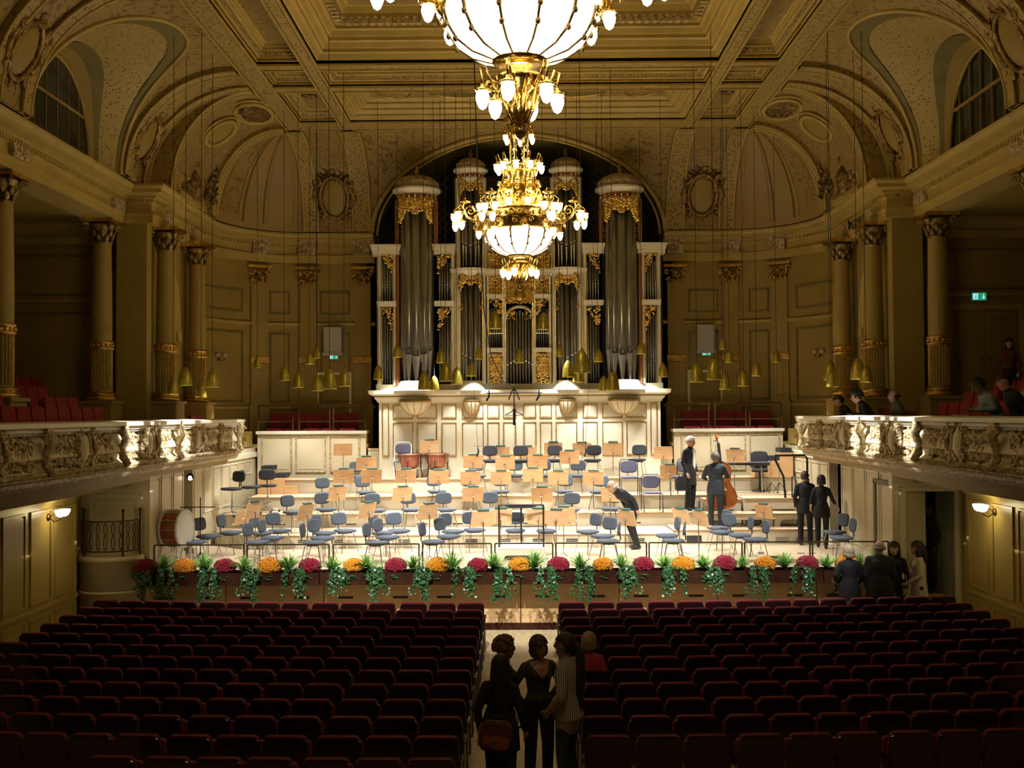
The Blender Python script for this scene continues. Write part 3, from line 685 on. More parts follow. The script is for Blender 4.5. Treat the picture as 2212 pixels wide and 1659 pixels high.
for sx in (-1,1):
    ph=R(24); p=cove_b(sx*5.12,ph)
    obj('cartouche',CM2,CEIL,M=Matrix.Translation(Vector(p)+Vector((0,-.05,0)))@Matrix.Rotation(R(27),4,'X')@Matrix.Scale(1.15,4))
    for y in (23.58,17.7):
        ph=R(24); p=Vector(cove_s(sx,AH,y,ph))+Vector((-sx*.06,0,0))
        obj('cartouche',CM,CEIL,M=Matrix.Translation(p)@Matrix.Rotation(R(-sx*90),4,'Z')@Matrix.Rotation(ph*1.05,4,'X')@Matrix.Scale(1.3,4))
    # framed ovals over the stage cove
    for (ph,rw,rh,mt) in ((R(50),.55,.42,'cream'),(R(78),.8,.42,'old_gold')):
        p=Vector(cove_s(sx,AS,26.1,ph)); T=Matrix.Translation(p)@Matrix.Rotation(R(-sx*90),4,'Z')@Matrix.Rotation(ph*1.05,4,'X')
        m=MB(); m.path([(rw*math.cos(2*PI*i/28),-.06,rh*math.sin(2*PI*i/28)) for i in range(28)],.055,6,0,closed=True,M=T)
        m.path([(rw*1.22*math.cos(2*PI*i/28),-.04,rh*1.25*math.sin(2*PI*i/28)) for i in range(28)],.03,6,0,closed=True,M=T); S('medallion_frame',m,'stucco_dimmed',CEIL)
        m=MB(); m.sph((0,-.03,0),(rw*.95,.05,rh*.95),16,8,0,T)
        if mt=='old_gold': leafy(m,(0,-.06,0),rw*1.3,rh*1.2,40,0,T,.05,9)
        S('medallion',m,mt,CEIL)
    # broken segmental pediment with a carved bust and trophies over the stage-side cornice
    pd=thing('pediment_sculpture',f'carved bust with foliage in a curved pediment on the {LABELS_SIDE[sx]} cornice','sculpture',(sx*7.95,26.1,9.22),R(-sx*90))
    m=MB(); m.path([(-.95*math.cos(PI*i/14),0,.12+.62*math.sin(PI*i/14)) for i in range(15)],.09,6); m.bx(-1.05,1.05,-.12,.2,0,.12); m.build('pediment','stucco_dimmed',pd)
    m=MB(); m.prism([(-.9*math.cos(PI*i/14),.12+.58*math.sin(PI*i/14)) for i in range(15)],.1,'y',.05); m.build('tympanum','cream',pd)
    m=MB(); m.path([(0,-.05,.1),(0,-.08,.3),(0,-.1,.55),(0,-.1,.72),(0,-.1,.80)],[.16,.2,.22,.12,.07],10); m.sph((0,-.14,.92),(.105,.125,.145),12,9); m.sph((0,-.09,.98),(.125,.13,.12),10,7); m.path([(-.3,-.05,.25),(-.24,-.1,.5),(0,-.12,.62),(.24,-.1,.5),(.3,-.05,.25)],[.05,.08,.1,.08,.05],7); m.build('bust','old_gold',pd)
    for k in (-1,1):
        m=MB(); leafy(m,(k*.5,-.05,.35),.6,.45,40,0,None,.07,12+k); scroll(m,(k*.62,-.08,.75),.13,1.2,12,.04,0,None,k); m.build('carved_foliage','old_gold',pd)
    # putto trophies on the cove either side
    m=MB(); p=cove_s(sx,AS,27.3,R(20)); T=Matrix.Translation(p)@Matrix.Rotation(R(-sx*70),4,'Z'); leafy(m,(0,-.08,0),.5,1.0,50,0,T,.08,21); S('carved_trophy',m,'old_gold',CEIL)
# ---------------------------------------------------------------- stage, risers, balconies
Y0=20.75
stg=thing('stage','wide raised wooden stage across the front of the hall','stage')
m=MB(); m.bx(-7.12,7.12,Y0,30.5,ST-.08,ST); m.build('stage_floor','wood_floor',stg)
m=MB(); m.bx(-7.08,7.08,Y0+.06,Y0+.14,0,ST-.08); m.build('stage_frame','dark_void',stg)
m=MB(); m.bx(-7.08,7.08,Y0-.02,Y0+.02,0,.13); m.build('baseboard','planter_red',stg)
PW=1.87
for k in range(-4,4):
    x0=max(-7.08,k*PW+.008); x1=min(7.08,(k+1)*PW-.008)
    if k==-4: x0=-7.08
    m=MB(); m.bx(x0,x1,Y0,Y0+.06,.13,ST-.08); pn=m.build('front_panel','stage_panel',stg)
    for t in (.22,.78):
        xc=x0+(x1-x0)*t; m=MB(); m.bx(xc-.14,xc+.14,Y0-.006,Y0+.002,.60,.64); m.build('vent','black',pn)
def riser(label,P,z0,z1,yf,xs,nm='orchestra_riser'):
    t=thing(nm,label,'riser',(0,0,0),0,'orchestra risers')
    m=MB(); m.prism(P,z1-z0-.03,'z',z0); m.build('riser_body','riser_paint',t)
    cx=sum(p[0] for p in P)/len(P); cy=sum(p[1] for p in P)/len(P)
    m=MB(); m.prism([(x+(.02 if x>cx else -.02)*0,y-(.025 if y<cy else 0)) for x,y in P],.03,'z',z1-.03); m.build('riser_deck','wood_floor',t)
    pf=[p for p in P if p[1]<=cy]; m=MB()
    for a_,b_ in zip(P[:-1],P[1:]):
        if a_[1]<cy and b_[1]<cy: m.tube((a_[0],a_[1]-.028,z1-.016),(b_[0],b_[1]-.028,z1-.016),.017,n=6)
    m.build('nosing','nosing',t)
    for x in xs:
        m=MB()
        for zz in (.46,.60): m.bx(x-.13,x+.13,yf-.008,yf+.003,z0+(z1-z0)*zz-.012,z0+(z1-z0)*zz+.012)
        m.build('vent','black',t)
    return t
Z1,Z2,Z3,Z4=1.40,1.72,2.06,2.42
riser('lowest cream orchestra riser with wooden deck, behind the front string chairs',[(-7.1,25.3),(-6.1,24.42),(3.45,24.42),(3.45,26.06),(-7.1,26.06)],ST,Z1,24.42,[-5.6+.75*i for i in range(12)])
riser('second cream orchestra riser, one step above the lowest',[(-7.1,26.1),(4.3,26.1),(4.3,27.01),(-7.1,27.01)],ST,Z2,26.1,[-6.6+.85*i for i in range(12)])
riser('third cream orchestra riser, holding the row of chairs below the timpani',[(-6.75,27.05),(7.1,27.05),(7.1,28.16),(-6.75,28.16)],ST,Z3,27.05,[-6.3+.8*i for i in range(14)])
riser('topmost cream orchestra riser at the foot of the organ',[(-6.3,28.2),(7.1,28.2),(7.1,28.97),(-6.3,28.97)],ST,Z4,28.2,[-5.2+.8*i for i in range(13)])
# loose platforms on the right
def platform(label,x0,x1,y0,y1,z0,z1,solid=False):
    t=thing('stage_platform',label,'platform',(0,0,0),0,'loose platforms on the right of the stage')
    m=MB(); m.bx(x0-.01,x1+.01,y0-.02,y1,z1-.035,z1); m.build('platform_deck','wood_floor',t)
    m=MB(); m.bx(x0-.012,x1+.012,y0-.03,y0-.02,z1-.036,z1-.002); m.build('nosing','nosing',t)
    h=z1-.035-z0
    def front(a,b):
        if solid: return [(a,0),(b,0),(b,h),(a,h)]
        l=.14; g=h*.60; r=.06
        return [(a,0),(a+l,0),(a+l,g-r),(a+l+r,g),(b-l-r,g),(b-l,g-r),(b-l,0),(b,0),(b,h),(a,h)]
    for y in (y0,y1-.04):
        m=MB(); m.prism([(x,z0+z) for x,z in front(x0,x1)],.04,'y',y); m.build('side_board','riser_paint',t)
    for x in (x0,x1-.04):
        m=MB(); m.prism([(y,z0+z) for y,z in front(y0+.04,y1-.04)],.04,'x',x); m.build('side_board','riser_paint',t)
    if solid:
        for k in range(3):
            m=MB()
            for q in range(3): m.bx(x1-1.4+k*.46,x1-1.1+k*.46,y0-.006,y0+.002,z0+.06+q*.035,z0+.075+q*.035)
            m.build('vent','steel_dark',t)
        m=MB()
        for k in range(2): m.bx(x1-.58+k*.2,x1-.42+k*.2,y0-.005,y0+.002,z0+.24,z0+.262)
        m.build('stencil','white_gloss',t)
        m=MB(); m.bx(x0+.28,x0+.62,y0-.012,y0+.002,z0+.03,z0+.2); m.build('socket_box','black',t)
        m=MB(); m.bx(x0+.16,x0+.28,y0-.015,y0+.002,z0+.2,z0+.31); m.build('socket_plate','white_gloss',t)
    return t
platform('long solid cream platform, lowest on the right side of the stage',3.5,6.74,24.85,26.05,ST,1.43,True)
platform('cream platform with wide cut-out, left one of the middle tier on the right',4.32,5.86,25.38,26.05,1.43,1.74)
platform('cream platform with cut-out, right one of the middle tier nearest the side wall',5.90,6.76,25.38,26.05,1.43,1.74)
platform('tall deep cream platform with wooden deck at the top of the right-hand steps',5.36,6.74,26.08,27.0,1.43,2.04)
platform('narrow wooden platform left of the tall one, behind the double bass player',4.45,5.32,26.3,27.0,1.43,2.0)
platform('low pale wooden pallet lying on the stage floor behind the right flowers',4.45,5.95,21.25,21.95,ST,ST+.14,True)
# stair boxes at the far left and right corners
for sx in (-1,1):
    t=thing('step_block',f'beech wood step block with black treads in the far {LABELS_SIDE[sx]} corner of the stage','steps',(0,0,0))
    for k in range(3):
        x0=sx*(6.08+.33*k) if sx>0 else -6.75+.34*k
        z=(Z4 if sx>0 else Z3)
        hh=.23*(k+1) if sx>0 else .22*(3-k)
        m=MB(); m.bx(*sorted((x0,x0+.33)),28.25 if sx>0 else 28.0,28.9,z if sx>0 else z,z+hh*.9); b=m.build('step','beech',t)
        m=MB(); m.bx(*sorted((x0+.02,x0+.31)),28.3,28.85,z+hh*.9,z+hh*.9+.12); m.build('tread_box','upholstery_black',b)
# side gallery blocks beside the organ
for sx in (-1,1):
    s=LABELS_SIDE[sx]; a,b=sorted((sx*4.15,sx*7.08))
    t=thing('gallery_block',f'cream panelled gallery front to the {s} of the organ, with bronze railing above','gallery')
    m=MB(); m.bx(a,b,29.0,30.3,ST,3.2) if 0 else m.bx(a,b,29.35,29.75,ST+.02,3.58); m.build('block_body','cream_gloss',t)
    m=MB(); m.bx(a-.03,b+.03,29.28,29.78,3.58,3.66); m.build('coping','ivory',t)
    for k in range(3):
        xc=a+.6+k*.92 if sx>0 else a+.42+k*.92+.1; m=MB(); T=face(xc,29.35,3.03,0); frame2(T,.82,.98,.03,.025,m,1); m.bx(-.33,.33,-.01,0,-.4,.4,0,T); m.build('panel',['cream_gloss','gilt_stone'],t)
    rl=thing('gallery_railing',f'bronze post railing on the gallery front to the {s} of the organ','railing')
    for (x0,x1) in ((a+.02,a+.95),(a+1.12,a+1.95),(a+2.05,b-.02)):
        for x in (x0,x1): m=MB(); m.bx(x-.02,x+.02,29.38,29.42,3.66,4.36); m.build('post','bronze',rl)
        m=MB(); m.bx(x0,x1,29.39,29.41,3.90,3.93); m.build('rail','bronze',rl)
        m=MB(); m.bx(x0,x1,29.385,29.415,4.33,4.37); m.build('rail','bronze',rl)
    # gallery floor and dark steps behind
    m=MB(); m.bx(*sorted((sx*4.1,sx*8.5)),29.4,YB,3.2,3.3)
    for k in range(3): m.bx(*sorted((sx*7.16,sx*8.4)),28.2+.3*k,28.5+.3*k,3.26,3.4+.13*k)
    S('floor_'+s+'_rear_gallery',m,'cream')
    bx_=thing('low_cabinet',f'small cream cabinet between organ and {s} gallery front','cabinet',(sx*3.95,29.35,Z4))
    m=MB(); m.bx(-.14,.14,0,.4,ST-Z4+.02,.72); m.build('cabinet_body','cream_gloss',bx_)
    m=MB(); m.bx(-.15,.15,-.02,.42,.72,.76); m.build('cabinet_top','wood_floor',bx_)
# ---------------------------------------------------------------- balcony parapets
def cart_parapet():
    m=MB(); m.sph((0,-.03,0),(.15,.07,.22),14,9,1); m.path([(.18*math.cos(2*PI*i/20),-.06,.25*math.sin(2*PI*i/20)) for i in range(20)],.03,6,0,closed=True)
    for k in (-1,1):
        scroll(m,(k*.27,-.08,.20),.10,1.3,12,.04,0,None,k,PI/2); scroll(m,(k*.26,-.08,-.2),.09,1.3,12,.035,0,None,-k,-PI/2)
        m.path([(k*.24,-.08,.12),(k*.33,-.1,0),(k*.26,-.08,-.14)],[.03,.05,.03],6)
        leafy(m,(k*.36,-.06,0),.24,.5,22,0,None,.05,k+5)
    leafy(m,(0,-.08,.27),.4,.12,16,0,None,.05,2); leafy(m,(0,-.06,-.28),.36,.12,14,0,None,.04,3)
    return m.mesh('cartouche',['gilt_stone','parapet_cream'])
def acanthus(seed):
    m=MB(); leafy(m,(0,-.03,0),.86,.42,95,0,None,.05,seed)
    g=random.Random(seed)
    for k in range(7): scroll(m,((g.random()-.5)*.7,-.06,(g.random()-.5)*.32),.06+.04*g.random(),1.2,9,.022,0,None,g.choice((-1,1)),g.random()*6)
    return m.mesh('acanthus_relief','gilt_stone')
def bracket_mesh():
    m=MB(); m.path([(0,-.02,.30),(0,-.12,.26),(0,-.16,.15),(0,-.10,0),(0,-.10,-.15),(0,-.2,-.28)],[.06,.09,.08,.06,.07,.05],8,0)
    for k in (-1,1): scroll(m,(k*.07,-.14,.2),.08,1.3,10,.03,0,None,k)
    m.bx(-.1,.1,-.16,0,.30,.36); return m.mesh('bracket','gilt_stone')
CP=cart_parapet(); AC=[acanthus(s) for s in (1,2,3)]; BR=bracket_mesh()
BPX=6.52
for sx in (-1,1):
    s=LABELS_SIDE[sx]; sd=-1 if sx<0 else 1
    t=thing('balcony_parapet',f'ornate carved cream and gilt balcony front along the {s} side','balcony')
    path=[(sx*BPX,-6),(sx*BPX,25.0),(sx*7.45,25.0)]
    m=MB(); m.mould([(-.25,3.26),(.02,3.26),(.06,3.34),(-.02,3.40),(.0,3.46),(.08,3.52),(.06,3.60),(-.01,3.74),(.0,3.84),(.05,3.88),(-.25,3.88)],path,side=sd); m.build('parapet_body','parapet_cream',t)
    m=MB(); m.mould([(-.3,3.88),(.10,3.88),(.10,3.92),(.17,3.94),(.17,4.0),(-.3,4.02)],path,side=sd); m.build('hand_rail','ivory',t)
    m=MB(); m.mould([(-.25,3.22),(.10,3.22),(.13,3.25),(.10,3.28),(-.25,3.28)],path,side=sd); m.mould([(-.2,3.10),(-.02,3.10),(.03,3.16),(.03,3.22),(-.2,3.22)],path,side=sd); m.build('lip_moulding','gilt_stone',t)
    m=MB()
    for k in range(140):
        y=12.0+k*.093; T=Matrix.Translation((sx*(BPX-.10),y,3.30))@Matrix.Rotation(R(35)*sx,4,'X'); m.sph((0,0,0),(.05,.03,.055),6,4,0,T)
    for k in range(9):
        T=Matrix.Translation((sx*(BPX-.05+k*.1),25.08,3.30))@Matrix.Rotation(R(35),4,'Y'); m.sph((0,0,0),(.03,.05,.055),6,4,0,T)
    m.build('rope_moulding','gilt_stone',t)['kind']='stuff'
    m=MB()
    for k in range(200): y=12.0+k*.065; m.bx(*sorted((sx*(BPX-.07),sx*(BPX-.02))),y-.018,y+.018,3.84,3.875)
    m.build('dentil','ivory',t)['kind']='stuff'
    q=R(90)*(-sx); i=0
    for k in range(5):
        y=13.3+2.85*k
        if y<24.6: obj('cartouche',CP,t,M=face(sx*(BPX-.0),y,3.62,q))
        for dy in (.68,1.43,2.17):
            if y+dy>24.7: continue
            if dy==1.43: obj('bracket',BR,t,M=face(sx*BPX,y+dy,3.58,q))
            else: obj('acanthus_relief',AC[i%3],t,M=face(sx*BPX,y+dy,3.60,q)); i+=1
    obj('bracket',BR,t,M=face(sx*(BPX-.03),24.93,3.58,R(45)*(-sx))); obj('acanthus_relief',AC[0],t,M=face(sx*(BPX+.42),25.02,3.6,R(180)))
# ---------------------------------------------------------------- curved landing with iron railing at the left of the stage
t=thing('curved_landing','rounded cream stair landing at the left end of the stage','landing',(-7.78,20.75,0))
pr=[(0,0),(.58,0),(.58,1.36),(.62,1.38),(.62,1.46),(.58,1.47),(0,1.47)]
m=MB(); m.lathe(pr,24,a0=PI,a1=2*PI,ex=1.0,ey=.95); m.build('landing_drum','cream_gloss',t)
m=MB(); m.lathe([(.585,.78),(.60,.79),(.60,.82),(.585,.83)],24,a0=PI,a1=2*PI,ey=.95); m.build('string_moulding','ivory',t)
t=thing('iron_railing','curved wrought iron railing with looped bars on the left landing','railing',(-7.78,20.75,1.47))
rr=.55
def rp(a,z): return (rr*math.cos(a),rr*.95*math.sin(a),z)
for zz in (.10,.66): m=MB(); m.path([rp(PI+PI*i/20,zz) for i in range(21)],.014,5); m.build('rail','iron_rail',t)
for a in (182,226,310,356):
    m=MB(); m.tube(rp(R(a),0),rp(R(a),.82),.02,n=6); m.sph(rp(R(a),.85),.035,8,6); m.build('post','iron_rail',t)
for k in range(12):
    a=R(190+k*14.5)
    m=MB(); m.path([rp(a,.12),rp(a+.05,.2),rp(a+.05,.34),rp(a,.40),rp(a-.05,.46),rp(a-.05,.58),rp(a,.64)],.009,4); m.path([rp(a,.12),rp(a-.05,.2),rp(a-.05,.34),rp(a,.40),rp(a+.05,.46),rp(a+.05,.58),rp(a,.64)],.009,4); m.build('looped_bar','iron_rail',t)
# open double door to the right of the stage
t=thing('open_door','open cream panelled double door to the right of the stage','door',(7.78,20.8,0))
m=MB(); frame2(face(0,0,1.33,0),1.12,2.66,.09,.05,m,0); m.build('door_frame','ivory',t)
for k,ang in ((-1,12),(1,-62)):
    T=Matrix.Translation((k*.47,0,0))@Matrix.Rotation(R(ang)*1,4,'Z')
    m=MB(); a,b=(0,.44) if k<0 else (-.44,0); m.bx(a,b,0,.04,.02,2.55,0,T)
    for (z0,z1) in ((.15,.75),(.9,2.42)): frame2(T@face((a+b)/2,0,(z0+z1)/2,0),.32,z1-z0,.025,.015,m,0)
    m.build('door_leaf','cream_gloss' if k<0 else 'door_grey',t)
m=MB(); m.bx(7.1,8.6,21.9,22.0,0,2.7); m.bx(8.5,8.6,20.9,22,0,2.7); m.bx(7.1,8.6,20.8,22,-.1,0); m.bx(7.1,8.6,20.9,22,2.65,2.75); S('wall_right_corridor',m,'door_grey')
# low metal rail along the stage edge
SEG=[(-7.05,-5.32),(-5.26,-3.68),(-3.6,-1.95),(-1.88,-.56+.0),(-.49,.62),(.68,2.42),(2.47,4.25),(4.3,5.55),(5.6,7.05)]
for k,(x0,x1) in enumerate(SEG):
    t=thing('edge_rail',f'low thin bronze stage-edge rail, {ORD[k+1]} section from the left','railing',(0,20.98,ST),0,'low rails along the stage edge')
    for x in (x0,x1): m=MB(); m.bx(x-.014,x+.014,-.014,.014,0,.50); m.build('post','iron_rail',t)
    m=MB(); m.bx(x0,x1,-.014,.014,.49,.515); m.build('rail','iron_rail',t)
# ---------------------------------------------------------------- organ
K=29/2350
def OX(px): return (px-1122)*K
def OZ(py): return 4.1+(893-py)*K
OY=29.0
ORG=thing('pipe_organ','large cream and gilt pipe organ with four domed pipe towers behind the orchestra','organ',(0,OY,Z4))
def OB(name,mb,mats,parent=None):
    o=mb.build(name,mats,parent or ORG)
    if parent is None: o.location=(0,-OY,-Z4)
    return o
def pipe(x,y,r,z0,zm,z1,front=True):
    m=MB(); n=14 if r>.06 else 10
    m.lathe([(r*.22,z0),(r*.95,zm-.02),(r,zm),(r,z1),(0,z1)],n,0,Matrix.Translation((x,y,0)))
    p=OB('pipe',m,'pipe_tin')
    m=MB(); h=r*1.5
    m.prism([(x-r*.62,zm-.1*h),(x+r*.62,zm-.1*h),(x+r*.62,zm+h*.18),(x-r*.62,zm+h*.18)],.02,'y',y-r*1.0)
    if r>.08:
        arc=[(x-r*.62,zm+h*.62)]+[(x-r*.62*math.cos(PI*k/8),zm+h*.62+r*.5*math.sin(PI*k/8)) for k in range(1,8)]+[(x+r*.62,zm+h*.62)]
        m.prism(arc,.02,'y',y-r*.99,mi=1); m.prism([(x-r*.62,zm+h*.18),(x+r*.62,zm+h*.18),(x+r*.62,zm+h*.62),(x-r*.62,zm+h*.62)],.015,'y',y-r*.97,mi=0)
    else: m.prism([(x-r*.6,zm+h*.3),(x+r*.6,zm+h*.3),(x+r*.6,zm+h*.9),(x-r*.6,zm+h*.9)],.012,'y',y-r*.98,mi=1)
    OB('mouth',m,['steel_dark' if r>.08 else 'black','pipe_shine'],p)
def carve(w,h,seed,tri=0,den=1.0,arch=False):
    """pierced gilt foliage panel centred on the origin; tri=+-1 keeps only the upper corner triangle"""
    m=MB(); g=random.Random(seed)
    n=int(60*den); c=0
    for i in range(n):
        x=(g.random()-.5)*w; z=(g.random()-.5)*h
        if tri and (z/h+.5)<(.5-tri*x/w): continue
        if arch and (z/h+.5)<.72*(1-(2*x/w)**2) and not (abs(x)<w*.10 and z>-h*.1): continue
        a=g.random()*PI; l=min(w,h)*(.09+.10*g.random())
        for k in ((-1,1) if not tri else (1,)):
            T=Matrix.Translation((k*x if not tri else x,-.03,z))@Matrix.Rotation(k*a,4,'Y'); m.sph((0,0,0),(l,.025,l*.4),6,4,0,T)
    for i in range(0 if arch else int(8*den)):
        x=abs(g.random()-.5)*w*.8; z=(g.random()-.5)*h*.8; r=min(w,h)*(.14+.1*g.random()); a=g.random()*6
        if tri:
            x=(g.random()-.5)*w*.8
            if (z/h+.5)<(.62-tri*x/w): continue
            scroll(m,(x,-.04,z),r,1.2,9,.02,0,None,1,a)
        else:
            for k in (-1,1): scroll(m,(k*x,-.04,z),r,1.2,9,.02,0,None,k,a if k>0 else PI-a)
    return m
# pedestal ------------------------------------------------------
xp=OX(1426); m=MB(); m.bx(-xp,xp,OY,OY+1.7,ST+.02,OZ(866)); OB('pedestal',m,'ivory')
m=MB(); m.bx(-xp-.04,xp+.04,OY-.05,OY+1.7,Z4,Z4+.22); OB('plinth',m,'ivory')
loop=[(-xp,OY+1.7),(-xp,OY),(xp,OY),(xp,OY+1.7)]
m=MB(); m.mould([(0,OZ(868)),(.03,OZ(868)),(.05,OZ(864)),(.10,OZ(860)),(.12,OZ(855)),(.24,OZ(850)),(.26,OZ(842)),(0,OZ(841)),],loop,side=-1); m.bx(-xp,xp,OY,OY+1.7,OZ(866),OZ(841)); OB('pedestal_cornice',m,'ivory')
m=MB(); m.mould([(.125,OZ(853)),(.15,OZ(853)),(.15,OZ(856)),(.125,OZ(856))],loop,side=-1)
OB('gilt_bead',m,'gold_bright')
def gpanel(x0,x1,y0,y1):
    m=MB(); T=face((x0+x1)/2,OY,(y0+y1)/2,0); frame2(T,x1-x0,y1-y0,.022,.02,m,1); m.bx(-(x1-x0)/2+.05,(x1-x0)/2-.05,-.012,0,-(y1-y0)/2+.05,(y1-y0)/2-.05,0,T); OB('panel',m,['ivory','gold'])
for sx in (-1,1):
    for (a,b) in ((1404,1419),(1352,1396),(1300,1344),(1258,1290),(1200,1246),(1166,1192),(1130,1158)):
        x0,x1=sorted((sx*OX(a),sx*OX(b)))
        gpanel(x0,x1,OZ(985),OZ(912 if a<1404 else 872))
        if a<1404: gpanel(x0,x1,OZ(904),OZ(873))
    # bowl corbels under the towers
    for (c,w) in ((1347,33),(1225,18)):
        r=w*K*1.05; m=MB(); m.lathe([(r,0),(r,-.05),(r*.93,-.12),(r*.72,-.26),(r*.4,-.36),(.02,-.40)],18,0,Matrix.Translation((sx*OX(c),OY-.02,OZ(864))),a0=PI,a1=2*PI); b=OB('corbel',m,'ivory')
        m=MB(); T=Matrix.Translation((sx*OX(c),OY-.02,OZ(864)))
        for j in range(7):
            w_=PI+PI*j/6; m.path([(q*math.cos(w_)*1.01,q*math.sin(w_)*1.01,z) for q,z in ((r,-.05),(r*.93,-.12),(r*.72,-.26),(r*.4,-.36),(.02,-.40))],.012,4,0,M=T)
        m.lathe([(r*1.02,-.005),(r*1.02,-.045)],18,0,T,a0=PI,a1=2*PI); OB('gilt_rib',m,'gold',b)
# case body ------------------------------------------------------
zb=OZ(841); zflat=OZ(549)
m=MB(); m.bx(OX(816),OX(1428),OY+.28,OY+1.6,zb,zflat); m.bx(OX(980),OX(1264),OY+.35,OY+1.6,zflat,OZ(372)); OB('case_back',m,'dark_void')
m=MB(); m.bx(OX(812),OX(1432),OY-.02,OY+.3,zb,OZ(829)); OB('case_sill',m,'ivory')
def post(a,b,y0,y1,d=.10,mt='ivory',nm='case_post'):
    x0,x1=sorted((OX(a),OX(b))); m=MB(); m.bx(x0,x1,OY-d,OY+.3,OZ(y1),OZ(y0)); e=.012
    m.bx(x0+e,x0+e+.012,OY-d-.008,OY-d,OZ(y1)+.03,OZ(y0)-.03,1); m.bx(x1-e-.012,x1-e,OY-d-.008,OY-d,OZ(y1)+.03,OZ(y0)-.03,1)
    OB(nm,m,[mt,'gold_bright'])
def rail_(a,b,y0,y1,d=.14,out=0):
    x0,x1=sorted((OX(a),OX(b))); m=MB(); h=OZ(y0)-OZ(y1); m.bx(x0,x1,OY-d,OY+.3,OZ(y1),OZ(y1)+h*.45); m.bx(x0-out*.5,x1+out*.5,OY-d-.05,OY+.3,OZ(y1)+h*.45,OZ(y1)+h*.75); m.bx(x0-out,x1+out,OY-d-.1,OY+.3,OZ(y1)+h*.75,OZ(y0)); OB('case_cornice',m,'ivory')
def cvpanel(a,b,y0,y1,seed,tri=0,den=1.0,back=True,d=.02):
    x0,x1=sorted((OX(a),OX(b))); w=x1-x0; h=OZ(y0)-OZ(y1)
    m=carve(w,h,seed,tri,den); o=OB('gilt_carving',m,'gold_bright'); o.location=(( x0+x1)/2,-d,(OZ(y0)+OZ(y1))/2-Z4)
def MX(p): return 2244-p
for sx in (-1,1):
    f=(lambda p:p) if sx<0 else MX
    # two-tier flats either side of the big tower
    for (a,b,tri) in ((824,850,1),(947,976,-1)):
        if sx>0: tri=-tri
        post(f(a-8),f(a),549,829); post(f(b),f(b+7),549,829)
        rail_(f(a-8),f(b+7),650,661,.12)
        n=5
        for (yb,yt0,yt1,ym) in ((827,672,712,778),(650,556,580,610)):
            for k in range(n):
                px=a+(b-a)*(k+.5)/n; t=(k+.5)/n if tri*(1 if sx<0 else -1)>0 else 1-(k+.5)/n
                yt=yt0+(1-t)*(yt1-yt0)*0+4; w=(b-a)/n*K*.47
                pipe(OX(f(px)),OY+.02,w,OZ(yb),OZ(ym+ (6 if k%2 else 0)),OZ(yt+6))
        for (y0,y1) in ((664,716),(550,592)):
            cvpanel(f(a),f(b),y0,y1,31+int(a)+y0,tri*1.0,1.5,d=.09)
    rail_(f(806),f(864),527,549,.12,.05); rail_(f(938),f(984),527,549,.12,.02)
    # big round tower
    cxp=OX(f(901)); rt=.47
    for k in range(5):
        w_=R(-72+36*k); r=.125; pipe(cxp+(rt-r*.2)*math.sin(w_)*.78,OY+.10-(rt-r)*math.cos(w_)*.95,r if k!=2 else .135,OZ(826),OZ(770-6*abs(k-2)+ (0 if k%2 else -2)),OZ(420))
    for (a,b) in ((855,863),(939,947)): post(f(a),f(b),430,829,.10,'rust_red','tower_post')
    T=Matrix.Translation((cxp,OY+.1,0))
    def tw(name,prof,mt,n=12,par=None):
        m=MB(); m.lathe(prof,n,0,T,sm=False,a0=PI-.35,a1=2*PI+.35); return OB(name,m,mt,par)
    tw('tower_foot',[(.46,OZ(822)),(.50,OZ(826)),(.52,OZ(830)),(.62,OZ(838)),(.70,OZ(843))],'ivory',20)
    z=OZ(437)
    tw('tower_cornice',[(.46,OZ(452)),(.50,z),(.53,z+.03),(.53,z+.07),(.50,z+.08),(.50,z+.22),(.55,z+.25),(.60,z+.30),(.66,z+.33),(.66,z+.38),(.3,z+.39)],'ivory')
    tw('tower_frieze',[(.515,z+.09),(.515,z+.21)],'rust_red')
    m=MB()
    for j in range(11): w_=PI+PI*j/10; m.sph((.52*math.cos(w_),.52*math.sin(w_),z+.15),(.045,.045,.05),6,5,0,T)
    OB('frieze_gilding',m,'gold_bright')
    tw('dome',[(.56,z+.38),(.60,z+.45),(.60,z+.55),(.50,z+.66),(.34,z+.74),(.16,z+.78),(.07,z+.80)],'gilt_stone')
    m=MB(); m.lathe([(.10,z+.78),(.05,z+.84),(.09,z+.90),(.03,z+.96),(.05,z+1.0),(.0,z+1.08)],10,0,T); OB('finial',m,'gold',None)
    cv=carve(.86,.62,77,0,3.4,True); o=OB('gilt_carving',cv,'gold_bright'); o.location=(cxp,-.38,OZ(458)-Z4)
    for k in (-1,1):
        m=MB(); leafy(m,(k*.44,-.30,-.45),.12,1.1,34,0,None,.04,13+k); scroll(m,(k*.42,-.33,-.1),.10,1.2,10,.03,0,None,k)
        scroll(m,(k*.5,-.2,-1.02),.12,1.2,10,.03,0,None,-k); o=OB('gilt_carving',m,'gold'); o.location=(cxp,.1,OZ(452)-Z4)
    # inner tower, lower stage
    ci=OX(f(1018))
    for k in range(5):
        w_=R(-70+35*k); pipe(ci+.20*math.sin(w_)*1.1,OY+.05-.17*math.cos(w_),.062,OZ(824),OZ(778-5*abs(k-2)),OZ(608+8*abs(k-2)))
    for (a,b) in ((984,996),(1042,1053)): post(f(a),f(b),590,829,.10)
    m=MB(); m.lathe([(.30,OZ(822)),(.34,OZ(829)),(.44,OZ(843))],16,0,Matrix.Translation((ci,OY+.06,0)),a0=PI,a1=2*PI); OB('tower_foot',m,'ivory')
